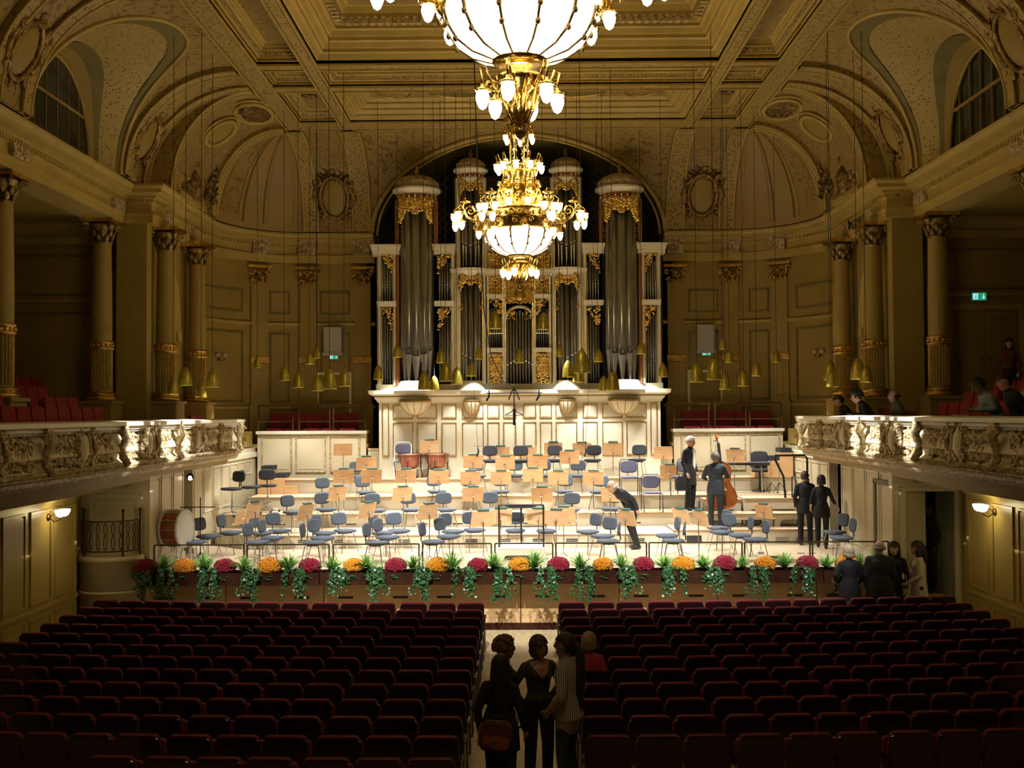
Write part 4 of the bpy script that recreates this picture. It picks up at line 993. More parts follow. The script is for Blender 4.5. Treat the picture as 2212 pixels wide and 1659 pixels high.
    m=MB(); m.lathe([(.36,OZ(596)),(.40,OZ(590)),(.46,OZ(586)),(.48,OZ(580)),(.2,OZ(579))],12,0,Matrix.Translation((ci,OY+.08,0)),sm=False,a0=PI,a1=2*PI); OB('tower_cornice',m,'ivory')
    o=OB('gilt_carving',carve(.58,.46,91,0,2.8,True),'gold_bright'); o.location=(ci,-.22,OZ(612)-Z4)
    for k in (-1,1):
        m=MB(); leafy(m,(k*.26,-.16,-.1),.1,.75,26,0,None,.03,51+k); scroll(m,(k*.28,-.18,-.5),.06,1.2,9,.02,0,None,k); o=OB('gilt_carving',m,'gold'); o.location=(ci,0,OZ(625)-Z4)
    # inner tower, upper stage
    for k in range(5):
        w_=R(-70+35*k); pipe(ci+.20*math.sin(w_)*1.1,OY+.2-.15*math.cos(w_),.062,OZ(572),OZ(532-4*abs(k-2)),OZ(385))
    for (a,b) in ((985,995),(1043,1052)): post(f(a),f(b),380,582,-.10)
    T=Matrix.Translation((ci,OY+.2,0)); z=OZ(386)
    tw('tower_cornice',[(.30,z-.1),(.34,z),(.36,z+.03),(.36,z+.06),(.34,z+.07),(.34,z+.18),(.38,z+.2),(.42,z+.24),(.47,z+.27),(.47,z+.31),(.2,z+.32)],'ivory')
    tw('tower_frieze',[(.35,z+.08),(.35,z+.17)],'rust_red')
    m=MB()
    for j in range(9): w_=PI+PI*j/8; m.sph((.355*math.cos(w_),.355*math.sin(w_),z+.125),(.035,.035,.04),6,5,0,T)
    OB('frieze_gilding',m,'gold_bright')
    tw('dome',[(.38,z+.32),(.41,z+.38),(.40,z+.46),(.32,z+.55),(.2,z+.61),(.08,z+.64)],'gilt_stone')
    m=MB(); m.lathe([(.09,z+.62),(.04,z+.68),(.08,z+.74),(.03,z+.80),(.045,z+.84),(0,z+.92)],10,0,T); OB('finial',m,'gold')
    o=OB('gilt_carving',carve(.58,.46,95,0,2.8,True),'gold_bright'); o.location=(ci,-.06,OZ(406)-Z4)
    # narrow panels beside the central arch
    post(f(1050),f(1057),596,829); post(f(1086),f(1094),596,829)
    cvpanel(f(1057),f(1086),598,634,61,0,1.3); rail_(f(1053),f(1090),636,645,.12,.01)
    cvpanel(f(1057),f(1086),645,684,62,-1 if sx>0 else 1,1.6,d=.05)
    for k in range(6): px=1057+29*(k+.5)/6; pipe(OX(f(px)),OY+.03,.028,OZ(752),OZ(722),OZ(666))
    rail_(f(1053),f(1090),752,761,.12,.01); cvpanel(f(1057),f(1086),763,828,63,0,1.8)
# central arch field
for k in range(9):
    px=1094+59*(k+.5)/9; pipe(OX(px+.0),OY-.02-.04*math.cos((k-4)/4*1.2),.036,OZ(828),OZ(775+4*abs(k-4)),OZ(672+3.2*abs(k-4)))
arc=[(OX(1123.5)+.37*math.cos(PI*i/16),OY-.08,OZ(690)+.34*math.sin(PI*i/16)) for i in range(17)]
m=MB(); m.path(arc,.045,6); OB('arch_moulding',m,'ivory')
for k in (-1,1):
    m=MB(); leafy(m,(k*.24,-.05,-.06),.22,.22,24,0,None,.03,71+k); scroll(m,(k*.2,-.06,.04),.08,1.2,9,.022,0,None,k); o=OB('gilt_carving',m,'gold_bright'); o.location=(OX(1123.5),-.06,OZ(676)-Z4)
o=OB('gilt_carving',carve(.74,.66,73,0,1.8),'gold'); o.location=(OX(1123.5),-.06,OZ(626)-Z4)
m=MB(); m.sph((OX(1123.5),OY-.16,OZ(638)),(.13,.09,.17),12,8); OB('gilt_mask',m,'gold')
rail_(976,1268,581,596,.06,.02)
# upper centre between the inner towers
m=MB(); m.bx(OX(1052),OX(1194),OY+.1,OY+.35,OZ(581),OZ(440)); OB('upper_case',m,'ivory')
for (a,b) in ((1056,1085),(1092,1154),(1160,1190)): cvpanel(a,b,545,578,81+a,0,1.2,d=-.08)
rail_(1046,1200,430,444,-.06,.03)
for k in range(11): pipe(OX(1062+12.2*k),OY+.06,.05,OZ(545),OZ(520),OZ(455))
# ---------------------------------------------------------------- chandeliers
def glow_light(parent,name,loc,power,col,size):
    l=bpy.data.lights.new(name,'POINT'); l.energy=power; l.color=col; l.shadow_soft_size=size
    o=bpy.data.objects.new(name,l); COL.objects.link(o); o.location=loc; o.parent=parent; return o
BM=MB(); BM.lathe([(.0,-.105),(.03,-.085),(.052,-.03),(.055,.0),(.045,.045),(.03,.06),(0,.062)],12); BULB=BM.mesh('bulb','bulb_glow')
CM_=MB(); CM_.lathe([(.0,.10),(.018,.10),(.02,.08),(.055,.055),(.062,.045),(.05,.04),(.0,.04)],12)
for j in range(8): w=2*PI*j/8; CM_.sph((.06*math.cos(w),.06*math.sin(w),.045),(.016,.016,.01),5,4)
CAPM=CM_.mesh('bulb_cap','gold_bright')
def arm_mesh(r0,r1,zd):
    m=MB(); m.path([(r0,0,zd),(r0+(r1-r0)*.35,0,zd-.06),(r0+(r1-r0)*.7,0,zd+.05),(r1-.02,0,zd+.14),(r1+.02,0,zd+.12),(r1,0,zd+.02),(r1,0,0.09)],[.016,.014,.012,.012,.011,.01,.01],6)
    scroll(m,(r0+(r1-r0)*.55,0,zd-.02),.06,1.3,10,.012,0); return m.mesh('arm','gold_bright')
def chandelier(label,loc):
    t=thing('chandelier',label,'chandelier',loc,0,'chandeliers')
    def P(name,m,mt,par=None): return m.build(name,mt,par or t)
    # z = 0 is the bottom tip of the lower pendant (photo: y=628 for the far one)
    def lamps(n,r,z,r0,zd,a0=0,size=1.0):
        am=arm_mesh(r0,r,zd)
        for j in range(n):
            M=Matrix.Translation((0,0,z))@Matrix.Rotation(a0+2*PI*j/n,4,'Z')
            a=obj('arm',am,t,M=M)
            Ml=Matrix.Translation((r,0,0))@Matrix.Scale(size,4)
            obj('bulb_cap',CAPM,a,M=Ml); obj('bulb',BULB,a,M=Ml)
    k=19/2350; Zp=lambda py:(628-py)*k
    m=MB(); m.lathe([(.0,0),(.03,.02),(.05,.06),(.03,.1),(.06,.16),(.10,.22),(.06,.3),(.08,.36),(.16,.44),(.18,.50),(.12,.52)],16,0)
    for j in range(10):
        w=2*PI*j/10; m.path([(.05*math.cos(w),.05*math.sin(w),.12),(.12*math.cos(w),.12*math.sin(w),.28),(.17*math.cos(w),.17*math.sin(w),.48)],.012,4)
    P('lower_pendant',m,'gold_bright')
    lamps(6,.30,Zp(588),.12,.10,R(12),1.0)
    # glass bowl with ribs
    zb,zt=Zp(552),Zp(498); H=zt-zb
    prof=[(.12,zb-.02),(.22,zb+H*.02),(.38,zb+H*.14),(.50,zb+H*.34),(.57,zb+H*.6),(.60,zb+H*.85),(.59,zt)]
    m=MB(); m.lathe(prof,36); b=P('glass_bowl',m,'bowl_glow')
    for j in range(12):
        w=2*PI*(j+.5)/12; m=MB(); m.path([(r*1.012*math.cos(w),r*1.012*math.sin(w),z) for r,z in prof],[.008,.008,.009,.010,.012,.016,.02],5)
        for (r,z) in prof[3:6]: m.sph((r*1.03*math.cos(w),r*1.03*math.sin(w),z),(.022,.022,.03),6,4)
        P('bowl_rib',m,'old_gold',b)
    m=MB(); m.lathe([(.10,zb-.03),(.20,zb-.03),(.22,zb+.0),(.21,zb+.05),(.19,zb+.05)],20); P('bowl_collar',m,'gold_bright',b)
    # main ring
    zr=Zp(478)
    m=MB(); m.lathe([(.60,zt-.02),(.66,zt),(.70,zr-.03),(.76,zr+.02),(.74,zr+.06),(.78,zr+.10),(.74,zr+.16),(.62,zr+.2),(.5,zr+.19)],40)
    for j in range(40):
        w=2*PI*j/40; m.sph((.77*math.cos(w),.77*math.sin(w),zr+.04),(.03,.03,.04),6,4)
        m.path([(.62*math.cos(w),.62*math.sin(w),zt),(.72*math.cos(w),.72*math.sin(w),zr)],.012,4)
    for j in range(18):
        w=2*PI*j/18; T=Matrix.Rotation(w,4,'Z')@Matrix.Translation((.80,0,zr-.05))@Matrix.Rotation(PI/2,4,'Z')
        scroll(m,(0,0,.10),.07,1.3,10,.018,0,T,1 if j%2 else -1); scroll(m,(.05,0,-.04),.05,1.2,8,.014,0,T,-1 if j%2 else 1)
    P('main_ring',m,'gold_bright')
    lamps(8,.72,Zp(505),.62,.05,R(8),.95)
    # six branch clusters
    for j in range(6):
        M=Matrix.Rotation(R(0)+2*PI*j/6,4,'Z'); br=thing('branch',None,None); br.parent=t; br.matrix_local=Matrix.Translation((0,0,0))@M
        m=MB(); m.path([(.70,0,zr+.08),(.80,0,zr+.02),(.92,0,zr+.10),(1.0,0,zr+.26),(.98,0,zr+.34)],[.03,.028,.024,.02,.016],7); scroll(m,(.86,0,zr+.2),.10,1.4,12,.018); scroll(m,(.72,0,zr+.28),.11,1.4,12,.018,0,None,-1)
        m.lathe([(.02,0),(.09,.02),(.1,.03),(.03,.06),(.02,.1)],12,0,Matrix.Translation((.96,0,zr+.33))); m.build('branch_arm','gold_bright',br)
        for (dx,dy,dz) in ((.16,0,.0),(.08,.15,.02),(.08,-.15,.02),(.02,.06,-.14),(.14,-.07,-.15)):
            m=MB(); m.path([(.97,0,zr+.22),(.98+dx*.6,dy*.6,zr+.28+dz),(.99+dx,dy,zr+.22+dz),(.99+dx,dy,zr+.17+dz)],.009,5); a=m.build('arm','gold_bright',br)
            Ml=Matrix.Translation((.99+dx,dy,zr+.10+dz))
            obj('bulb_cap',CAPM,a,M=Ml); obj('bulb',BULB,a,M=Ml)
    lamps(8,.42,Zp(440),.25,.02,R(20),1.0)
    # pierced vase stem
    z1,z2=Zp(455),Zp(372)
    m=MB(); m.lathe([(.20,z1),(.24,z1+.08),(.34,z1+.22),(.36,z1+.34),(.30,z1+.46),(.24,z1+.55),(.25,z2)],20)
    for j in range(10):
        w=2*PI*j/10; m.path([(.22*math.cos(w),.22*math.sin(w),z1),(.38*math.cos(w),.38*math.sin(w),z1+.3),(.26*math.cos(w),.26*math.sin(w),z2)],.018,5)
        for q in range(4): m.sph((.36*math.cos(w+.2),.36*math.sin(w+.2),z1+.12+.12*q),(.05,.05,.04),6,4)
    P('vase',m,'gold_bright')
    m=MB(); m.lathe([(.25,z2),(.30,z2+.02),(.30,z2+.07),(.26,z2+.1),(.20,z2+.14)],20)
    for j in range(16): w=2*PI*j/16; m.sph((.29*math.cos(w),.29*math.sin(w),z2+.05),(.04,.03,.05),6,4)
    P('crown_ring',m,'gold_bright')
    lamps(10,.40,Zp(360),.22,.08,R(10),.95)
    # pierced shaft of four bars up to the upper crown
    z3,z4=Zp(352),Zp(262)
    for j in range(6):
        w=2*PI*j/6; m=MB(); x,y=.17*math.cos(w),.17*math.sin(w)
        m.path([(x,y,z3-.1),(x*.85,y*.85,z3+.1),(x*.95,y*.95,z4-.1),(x*1.2,y*1.2,z4)],.02,6)
        for q in range(5): scroll(m,(0,0,0),.05,1.2,8,.011,0,Matrix.Translation((x*.92,y*.92,z3+.08+.12*q))@Matrix.Rotation(w+PI/2,4,'Z'),1 if q%2 else -1)
        P('shaft_bar',m,'gold_bright')
    lamps(6,.26,Zp(296),.18,.06,R(25),.8)
    m=MB(); m.lathe([(.16,z4-.02),(.24,z4),(.28,z4+.06),(.22,z4+.12),(.10,z4+.2),(.05,z4+.3),(.04,z4+.5),(.0,z4+.52)],18); P('top_canopy',m,'old_gold')
    m=MB(); m.tube((0,0,z4+.5),(0,0,12.95-loc[2]),.018,n=6); P('hanging_rod',m,'dark_metal')
    for j in range(4): glow_light(t,'chandelier_light',(.62*math.cos(PI/4+j*PI/2),.62*math.sin(PI/4+j*PI/2),zr+.42),CH_W/4,WARM,.16)
    glow_light(t,'chandelier_light',(0,0,zb-.35),CH_W*.05,WARM,.2)
    return t
CH_W=225
Zb=4.1+(893-628)*19/2350
chandelier('gilded chandelier with glowing glass bowl, the farther one in front of the organ',(OX(1125)*0+.02,19.0,Zb))
chandelier('nearer gilded chandelier with a huge bright bowl, cut off by the top of the photo',(.02,8.47,Zb))
# ---------------------------------------------------------------- brass bell pendants
# photo pixel of the mouth centre, width in px
BELLS=[(372,852,24),(399,833,29),(433,858,24),(457,837,28),(555,795,18),(613,822,23),(643,838,25),(668,787,20),(683,774,18),(684,845,25),(711,841,32),(743,835,28),
 (817,820,22),(858,772,20),(916,842,28),(938,843,22),(953,784,22),(963,824,30),(987,831,26),(1019,813,23),(1034,776,18),(1071,710,27),(1122,784,22),(1175,712,26),
 (1210,770,18),(1227,815,26),(1257,806,36),(1250,826,26),(1293,782,20),(1304,845,24),(1324,844,30),(1386,765,20),(1432,815,22),(1505,826,30),(1543,821,33),(1562,755,17),(1575,784,20),
 (1566,842,26),(1606,835,26),(1634,813,22),(1677,783,18),(1793,822,30),(1797,836,26),(1852,820,33),(1870,826,26)]
bm=MB(); bm.lathe([(.0,1.42),(.06,1.41),(.17,1.32),(.31,1.08),(.41,.74),(.46,.36),(.48,.10),(.5,0),(.485,0),(.45,.36),(.39,.74),(.29,1.06),(.0,1.3)],22); BELLM=bm.mesh('bell_shade','bell_brass')
bm=MB(); bm.lathe([(0,.62),(.2,.62),(.3,.50),(.22,.36),(0,.34)],14); BELLG=bm.mesh('lamp_bulb','lamp_inner')
bm=MB(); bm.lathe([(0,1.5),(.04,1.5),(.05,1.38),(.0,1.38)],8); BELLC=bm.mesh('cap','dark_metal')
def where(px):
    if px<810: return 'left of the organ'
    if px>1440: return 'right of the organ'
    return 'in front of the organ'
names={}
for i,(px,py,w) in enumerate(BELLS):
    d=21.4+max(0,min(1,(34-w)/15))*6.7
    if px<470 or px>1780: d=min(d,22.0) if w>=28 else 20.8
    if px in (858,1386): d=28.25
    x,y,z=at_d(px,py,d); D=w*d/F
    zone=where(px)
    n=names[zone]=names.get(zone,0)+1
    size='large' if w>=28 else ('small' if w<21 else 'medium')
    t=thing('bell_lamp',f'{size} brass bell pendant lamp {zone}, {ORD[n] if n<=20 else "last"} from the left there' if n<=20 else f'{size} brass bell pendant lamp {zone}, counted {n} from the left','lamp',(x,y,z),0,'brass bell pendants over the stage')
    o=obj('bell_shade',BELLM,t); o.scale=(D,D,D); c=obj('cap',BELLC,t); c.scale=(D,D,D); g=obj('lamp_bulb',BELLG,t); g.scale=(D,D,D)
    m=MB(); m.tube((0,0,D*1.45),(0,0,12.95-z),.006,n=4); m.build('cable','black',t)
    l=bpy.data.lights.new('bell_light','SPOT'); l.energy=((330 if d>26.5 else 240) if 810<px<1440 else 195) if 470<px<1780 else 130; l.color=STAGE_COL; l.spot_size=R(94 if 470<px<1780 else 66); l.spot_blend=.3; l.shadow_soft_size=.07
    lo=bpy.data.objects.new('bell_light',l); COL.objects.link(lo); lo.parent=t; lo.location=(0,0,.02)
# ---------------------------------------------------------------- wall sconces
for sx in (-1,1):
    s=LABELS_SIDE[sx]; x,y,z=(sx*(WL-.02),18.75,2.36)
    t=thing('wall_sconce',f'lit white glass wall lamp on the {s} wall under the balcony','lamp',(x,y,z),R(-sx*90))
    m=MB(); m.lathe([(.0,-.02),(.06,-.02),(.07,.0),(.05,.02),(0,.02)],12,0,Matrix.Rotation(R(90),4,'X')); m.path([(0,0,0),(0,-.1,-.08),(0,-.2,-.04),(0,-.22,.02)],.012,6); scroll(m,(0,0,0),.06,1.3,10,.008,0,Matrix.Translation((0,-.1,.0))@Matrix.Rotation(R(90),4,'Z')); m.build('bracket','bronze',t)
    for k in (-1,1):
        m=MB(); m.lathe([(.03,-.05),(.07,-.02),(.10,.05),(.095,.07),(.0,.07)],12,0,Matrix.Translation((k*.085,-.24,.06))); m.build('glass_shade','sconce_glow',t)
    glow_light(t,'sconce_light',(0,-.4,.08),5,(1,.76,.24),.1)
# ---------------------------------------------------------------- auditorium seats
def seat_proto():
    t=thing('auditorium_seat','x','seat')
    def slab(w,z0,z1,y0,y1,r,crown=.0): m=MB(); m.rbx(-w/2,w/2,y0,y1,z0,z1,r,'y',n=4,sm=True); return m
    tilt=Matrix.Translation((0,0,.40))@Matrix.Rotation(R(9),4,'X')@Matrix.Translation((0,0,-.40))
    m=MB(); m.rbx(-.228,.228,-.030,-.006,.30,.822,.055,'y',n=4,M=tilt); m.build('back_shell','seat_wood',t)
    m=MB(); m.rbx(-.222,.222,-.008,.045,.42,.838,.06,'y',n=4,M=tilt,sm=True); m.build('back_cushion','seat_red',t)
    m=MB(); m.rbx(-.215,.215,.06,.14,.40,.74,.05,'y',n=3,M=Matrix.Rotation(R(-6),4,'X'),sm=True); m.build('folded_seat','seat_red',t)
    for k in (-1,1):
        m=MB(); m.bx(k*.234-.012,k*.234+.012,-.02,.03,0,.55); m.bx(k*.234-.014,k*.234+.014,-.10,.20,0,.03); m.build('leg','steel_dark',t)
        m=MB(); m.rbx(k*.234-.02,k*.234+.02,-.06,.22,.55,.58,.012,'x',n=2); m.build('armrest','seat_wood',t)
    return t
EDGE_L=[986,925,863,795.5,735,673,607,546,486,426,362,302,244,185]
EDGE_R=[1201,1264,1325,1393,1455,1516,1583,1645,1706,1767,1832,1893,1952,2011]
SP=seat_proto(); first=True; cnt=0
for i in range(13):
    d=18.99-.709*i
    for sd,E in (('left',EDGE_L),('right',EDGE_R)):
        for j,px in enumerate(E):
            x=(px+29.5-VX)*18.99/F
            y=d-.045+.42*(x/7.5)**2
            if abs(x)-.25>(VX+8)*y/F or cnt>=318: continue
            rw='front row nearest the stage' if i==0 else f'{ORD[i+1]} row from the stage'
            rz=math.atan2(.84*x/56,1)
            place(SP,first,(x,y,0),rz,f'dark red auditorium seat, {rw}, {ORD[j+1]} {sd} of the centre aisle','rows of auditorium seats'); first=False; cnt+=1
# ---------------------------------------------------------------- red gallery seats
def gal_proto():
    t=thing('gallery_chair','x','seat')
    m=MB(); m.rbx(-.235,.235,-.05,.03,.36,.84,.07,'y',n=4,M=Matrix.Translation((0,-.0,.4))@Matrix.Rotation(R(8),4,'X')@Matrix.Translation((0,0,-.4)),sm=True); m.build('backrest','balcony_red',t)
    m=MB(); m.rbx(-.225,.225,.02,.42,.34,.42,.03,'y',n=3,sm=True); m.build('seat','balcony_red',t)
    for k in (-1,1):
        m=MB(); m.bx(k*.24-.012,k*.24+.012,-.03,.30,0,.05); m.bx(k*.24-.012,k*.24+.012,0,.05,0,.56); m.build('leg','dark_metal',t)
    return t
GP=gal_proto(); first=True
def gseat(x,y,z,rz,label):
    global first
    place(GP,first,(x,y,z),rz,label,'red gallery seats'); first=False
for sx in (-1,1):
    s=LABELS_SIDE[sx]
    for rw,(x,z,y0,n,nm) in enumerate(((7.95,3.42,16.4,9,'front'),(8.72,3.62,17.6,8,'second'),(9.75,3.86,18.6,8,'third'),(10.5,4.08,20.0,8,'rear'))):
        for k in range(n):
            y=y0+.52*k
            if abs(abs(x)-9.15)<.72 and abs(y-19.1)<.66: continue
            gseat(sx*x,y,z,R(90)*sx,f'red seat on the {s} gallery, {nm} row, {ORD[k+1]} counting towards the organ')
    for k in range(2): gseat(sx*7.75,25.95+.5*k,3.26,R(90)*sx,f'red seat on the {s} gallery beside the stage, {"nearer" if k==0 else "farther"} of two')
    for k in range(5): gseat(sx*(4.7+.5*k),30.1,3.3,PI,f'red seat behind the bronze railing {s} of the organ, {ORD[k+1]} from the organ')
# ---------------------------------------------------------------- orchestra chairs
def tow(x,y,tx=0.0,ty=20.6): return math.atan2(-(tx-x),ty-y)
def pad(m,w,d,z0,z1,cy,M=None,mi=0,r=.1,bow=0.02):
    n=24; P=[]
    for k in range(n):
        a=2*PI*k/n; c,s_=math.cos(a),math.sin(a); e=.55
        P.append((w/2*math.copysign(abs(c)**e,c),cy+d/2*math.copysign(abs(s_)**e,s_)))
    cx=0; rings=[(.86,z0),(1,z0+(z1-z0)*.3),(1,z0+(z1-z0)*.7),(.9,z1)]
    vs=[(p[0]*q,cy+(p[1]-cy)*q,z) for q,z in rings for p in P]; k=len(P)
    m.add(vs,[(i*k+j,i*k+(j+1)%k,(i+1)*k+(j+1)%k,(i+1)*k+j) for i in range(3) for j in range(k)],mi,True,M)
    m.add(vs,[tuple(range(k-1,-1,-1)),tuple(range(3*k,4*k))],mi,False,M)
def chair_proto(fab='upholstery'):
    t=thing('orchestra_chair','x','chair')
    m=MB(); pad(m,.43,.43,.43,.49,.02); m.build('seat',fab,t)
    m=MB(); T=Matrix.Translation((0,-.205,.71))@Matrix.Rotation(R(98),4,'X'); pad(m,.39,.27,-.02,.025,0,T); m.build('backrest',fab,t)
    m=MB(); m.path([(0,-.05,.42),(0,-.2,.43),(0,-.235,.50),(0,-.22,.66)],[.016,.016,.016,.014],6); m.build('back_stem','chrome',t)
    m=MB(); m.bx(-.12,.12,-.10,.12,.405,.43); m.tube((-.16,0,.41),(.16,0,.41),.012); m.build('seat_bracket','black',t)
    for a in (-1,1):
        for b in (-1,1):
            m=MB(); m.tube((a*.14,b*.13,.41),(a*.215,b*.21,0),.0115,.0105,6); m.build('leg','chrome',t)
    return t
CH=chair_proto(); CHB=chair_proto('upholstery_black'); firsts={}
FL=[(416,1171),(447,1158),(496,1150),(554,1171),(585,1162),(563,1151),(602,1146),(675,1172),(694,1162),(697,1151),(743,1146),(812,1172),(834,1160),(824,1151),(860,1146),
    (932,1170),(966,1158),(976,1147.5),(1022.6,1144),(1111,1145),(1178,1146),(1269,1147.5),(1300,1157),(1312,1168),(1439,1156),(1452,1167),(1549,1139),(1556,1148),(1596,1155),(1628,1164),(1798,1148),(1814,1160)]
R1L=[(632,1106),(703,1100),(811,1102),(886,1100),(963,1100),(1059,1099),(1229,1101),(1318,1098)]
R2L=[(704,1066),(789,1063),(942,1061),(1015,1062),(1080,1061),(1217,1061),(1292,1062)]
R3L=[(777,1030),(1030,1028),(1111,1027),(1173,1027),(1243,1027)]
R4L=[(1059,995),(1124,995),(1196,994),(1279,994),(1375,993)]
OCC=[]
def put_chair(proto,px,py,z,label,jit=0,key='c',ty=20.6,h=.46):
    x,y,_=on_z(px,py,z+h)
    x=max(-6.8,min(6.8,x)); OCC.append((x,y,z)); f=key not in firsts; firsts[key]=1
    return place(proto,f,(x,y,z),tow(x,y,0,ty)+jit,label,'orchestra chairs')
for i,(px,py) in enumerate(FL):
    nm='left' if px<1100 else 'right'; k=i+1 if px<1100 else i-18
    lb=f'blue-grey chair on the stage floor, {ORD[k]} from the left among those {nm} of the podium'
    put_chair(CH,px,py,ST,lb,rng.uniform(-.3,.3),ty=21.5)
for L,z,nm in ((R1L,Z1,'lowest riser'),(R2L,Z2,'second riser'),(R3L,Z3,'third riser')):
    for i,(px,py) in enumerate(L): put_chair(CH,px,py,z,f'blue-grey orchestra chair on the {nm}, {ORD[i+1]} from the left',rng.uniform(-.1,.1))
for i,(px,py) in enumerate(R4L): put_chair(CHB,px,py,Z4,f'black orchestra chair on the top riser against the organ, {ORD[i+1]} from the left',0,'b')
# swivel stools with star base
def stool_proto():
    t=thing('swivel_stool','x','stool')
    m=MB(); pad(m,.44,.42,.62,.68,.02); m.build('seat','upholstery_black',t)
    m=MB(); T=Matrix.Translation((0,-.22,.93))@Matrix.Rotation(R(96),4,'X'); pad(m,.40,.26,-.02,.025,0,T); m.build('backrest','upholstery_black',t)
    m=MB(); m.path([(0,-.05,.61),(0,-.22,.62),(0,-.245,.70),(0,-.235,.9)],.015,6); m.build('back_stem','black',t)
    m=MB(); m.tube((0,0,.10),(0,0,.40),.026,n=10); m.tube((0,0,.40),(0,0,.62),.016,n=10); m.build('gas_lift','chrome',t)
    m=MB(); m.path([(.19*math.cos(2*PI*i/20),.19*math.sin(2*PI*i/20),.22) for i in range(20)],.011,5,closed=True); m.build('foot_ring','chrome',t)
    for k in range(5):
        a=2*PI*k/5; m=MB(); m.tube((0,0,.11),(.28*math.cos(a),.28*math.sin(a),.07),.018,.012,6); l=m.build('base_arm','chrome',t)
        m=MB(); m.sph((.28*math.cos(a),.28*math.sin(a),.03),(.03,.03,.03),8,6); m.build('castor','black',l)
    return t
SPt=stool_proto()
for i,(px,py,a) in enumerate(((500,1056,150),(541,1052,-95),(577,1049,10))):
    x,y,_=on_z(px,py,Z2+.65); lab=('facing the back wall','turned sideways','facing away')[i]
    place(SPt,i==0,(x,y+.0,Z2),R(a),f'black swivel stool on the far left of the risers, {("left","middle","right")[i]} one of three','swivel stools')
# stacking chairs with black frame
def stack_proto():
    t=thing('stacking_chair','x','chair')
    m=MB(); pad(m,.44,.43,.43,.48,.02); m.build('seat','upholstery_blue',t)
    m=MB(); T=Matrix.Translation((0,-.215,.70))@Matrix.Rotation(R(98),4,'X'); pad(m,.42,.30,-.015,.02,0,T); m.build('backrest','upholstery_blue',t)
    m=MB(); m.path([(-.225,-.24,0),(-.225,-.205,.43),(-.225,-.23,.80),(-.17,-.24,.88),(.17,-.24,.88),(.225,-.23,.80),(.225,-.205,.43),(.225,-.24,0)],.012,6); m.build('back_frame','black',t)
    for k in (-1,1):
        m=MB(); m.path([(k*.225,-.2,.42),(k*.225,.2,.42),(k*.225,.22,0)],.012,6); m.build('front_leg','black',t)
    return t
SK=stack_proto()
for i,(px,py,z) in enumerate(((1358,1030,Z3),(1406,1063,Z2),(1472,1029,Z3))):
    x,y,_=on_z(px,py,z+.46); place(SK,i==0,(x,y,z),R((180,182,150)[i]),('grey-violet stacking chair with black frame on the third riser, left of the bassist','grey-violet stacking chair nearest the bending man, on the second riser','grey-violet stacking chair hidden partly by the man in tails')[i],'stacking chairs')
t=thing('folding_chair','blue folding chair with shiny white frame behind the left kettledrum','chair',((868-VX)*28.62/F,28.62,Z4),R(180))
m=MB(); pad(m,.40,.38,.42,.46,.02); m.build('seat','upholstery_blue',t); m=MB(); T=Matrix.Translation((0,-.2,.76))@Matrix.Rotation(R(98),4,'X'); pad(m,.40,.26,-.012,.015,0,T); m.build('backrest','upholstery_blue',t)
m=MB(); m.path([(-.2,.2,0),(-.22,-.15,.62),(-.22,-.22,.86),(-.16,-.23,.93),(.16,-.23,.93),(.22,-.22,.86),(.22,-.15,.62),(.2,.2,0)],.015,7); m.build('frame','white_gloss',t)
for k in (-1,1): m=MB(); m.path([(k*.19,-.25,0),(k*.2,.17,.43)],.012,6); m.build('rear_leg','black',t)

# ---------------------------------------------------------------- music stands
def stand(px,py,d,zb,rz,label,tilt=14,lampbox=True,shelf=False):
    best=None
    for o_ in (0,-.12,.12,-.24,.24,-.36,.36,-.48,.48):
        x,y,z=at_d(px,py,d+o_); c=min([math.hypot(x-a,y-b) for a,b,q in OCC if abs(q-zb)<.4]+[9])
        if best is None or c>best[0]+.02: best=(c,x,y,z)
        if c>.50: break
    _,x,y,z=best; OCC.append((x,y,zb)); h=z-zb
    t=thing('music_stand',label,'music stand',(x,y,zb),rz,'wooden music stands')
    T=Matrix.Translation((0,0,h))@Matrix.Rotation(R(-tilt),4,'X')
    m=MB(); m.rbx(-.245,.245,-.008,.008,-.165,.165,.012,'y',n=2,M=T); b=m.build('desk_board','beech',t)
    m=MB(); m.bx(-.245,.245,-.07,-.008,-.17,-.155,0,T); m.build('ledge','beech',b)
    if lampbox: m=MB(); m.bx(-.13,.12,-.045,.02,.168,.195,0,T); m.build('lamp_strip','green_pad',b)
    m=MB(); m.tube((0,.012,h-.02),(0,.06,h-.05),.022,n=8); m.sph((.03,.05,h-.04),(.02,.02,.02),6,5); m.build('clamp','chrome',t)
    m=MB(); m.tube((0,.05,.10),(0,.05,h*.55),.014,n=8); m.tube((0,.05,h*.55),(0,.055,h-.03),.010,n=8); m.build('pole','chrome',t)
    for k in range(3):
        a=2*PI*k/3+.5; m=MB(); m.path([(0,.05,.12),(.06*math.cos(a),.05+.06*math.sin(a),.06),(.27*math.cos(a),.05+.27*math.sin(a),.012)],.009,5); m.build('leg','chrome',t)
    if shelf: m=MB(); m.bx(-.18,.18,-.09,.12,h-.32,h-.305); m.build('shelf','beech',t)
    return t
LV={'f':(22.6,ST),'g':(22.15,ST),'1':(24.85,Z1),'2':(26.4,Z2),'3':(27.35,Z3),'4':(28.65,Z4),'p':(25.1,1.43),'q':(26.6,2.0)}
LNAME={'f':'stage floor','g':'stage floor','1':'lowest riser','2':'second riser','3':'third riser','4':'top riser','p':'right-hand platform','q':'tall right-hand platform'}
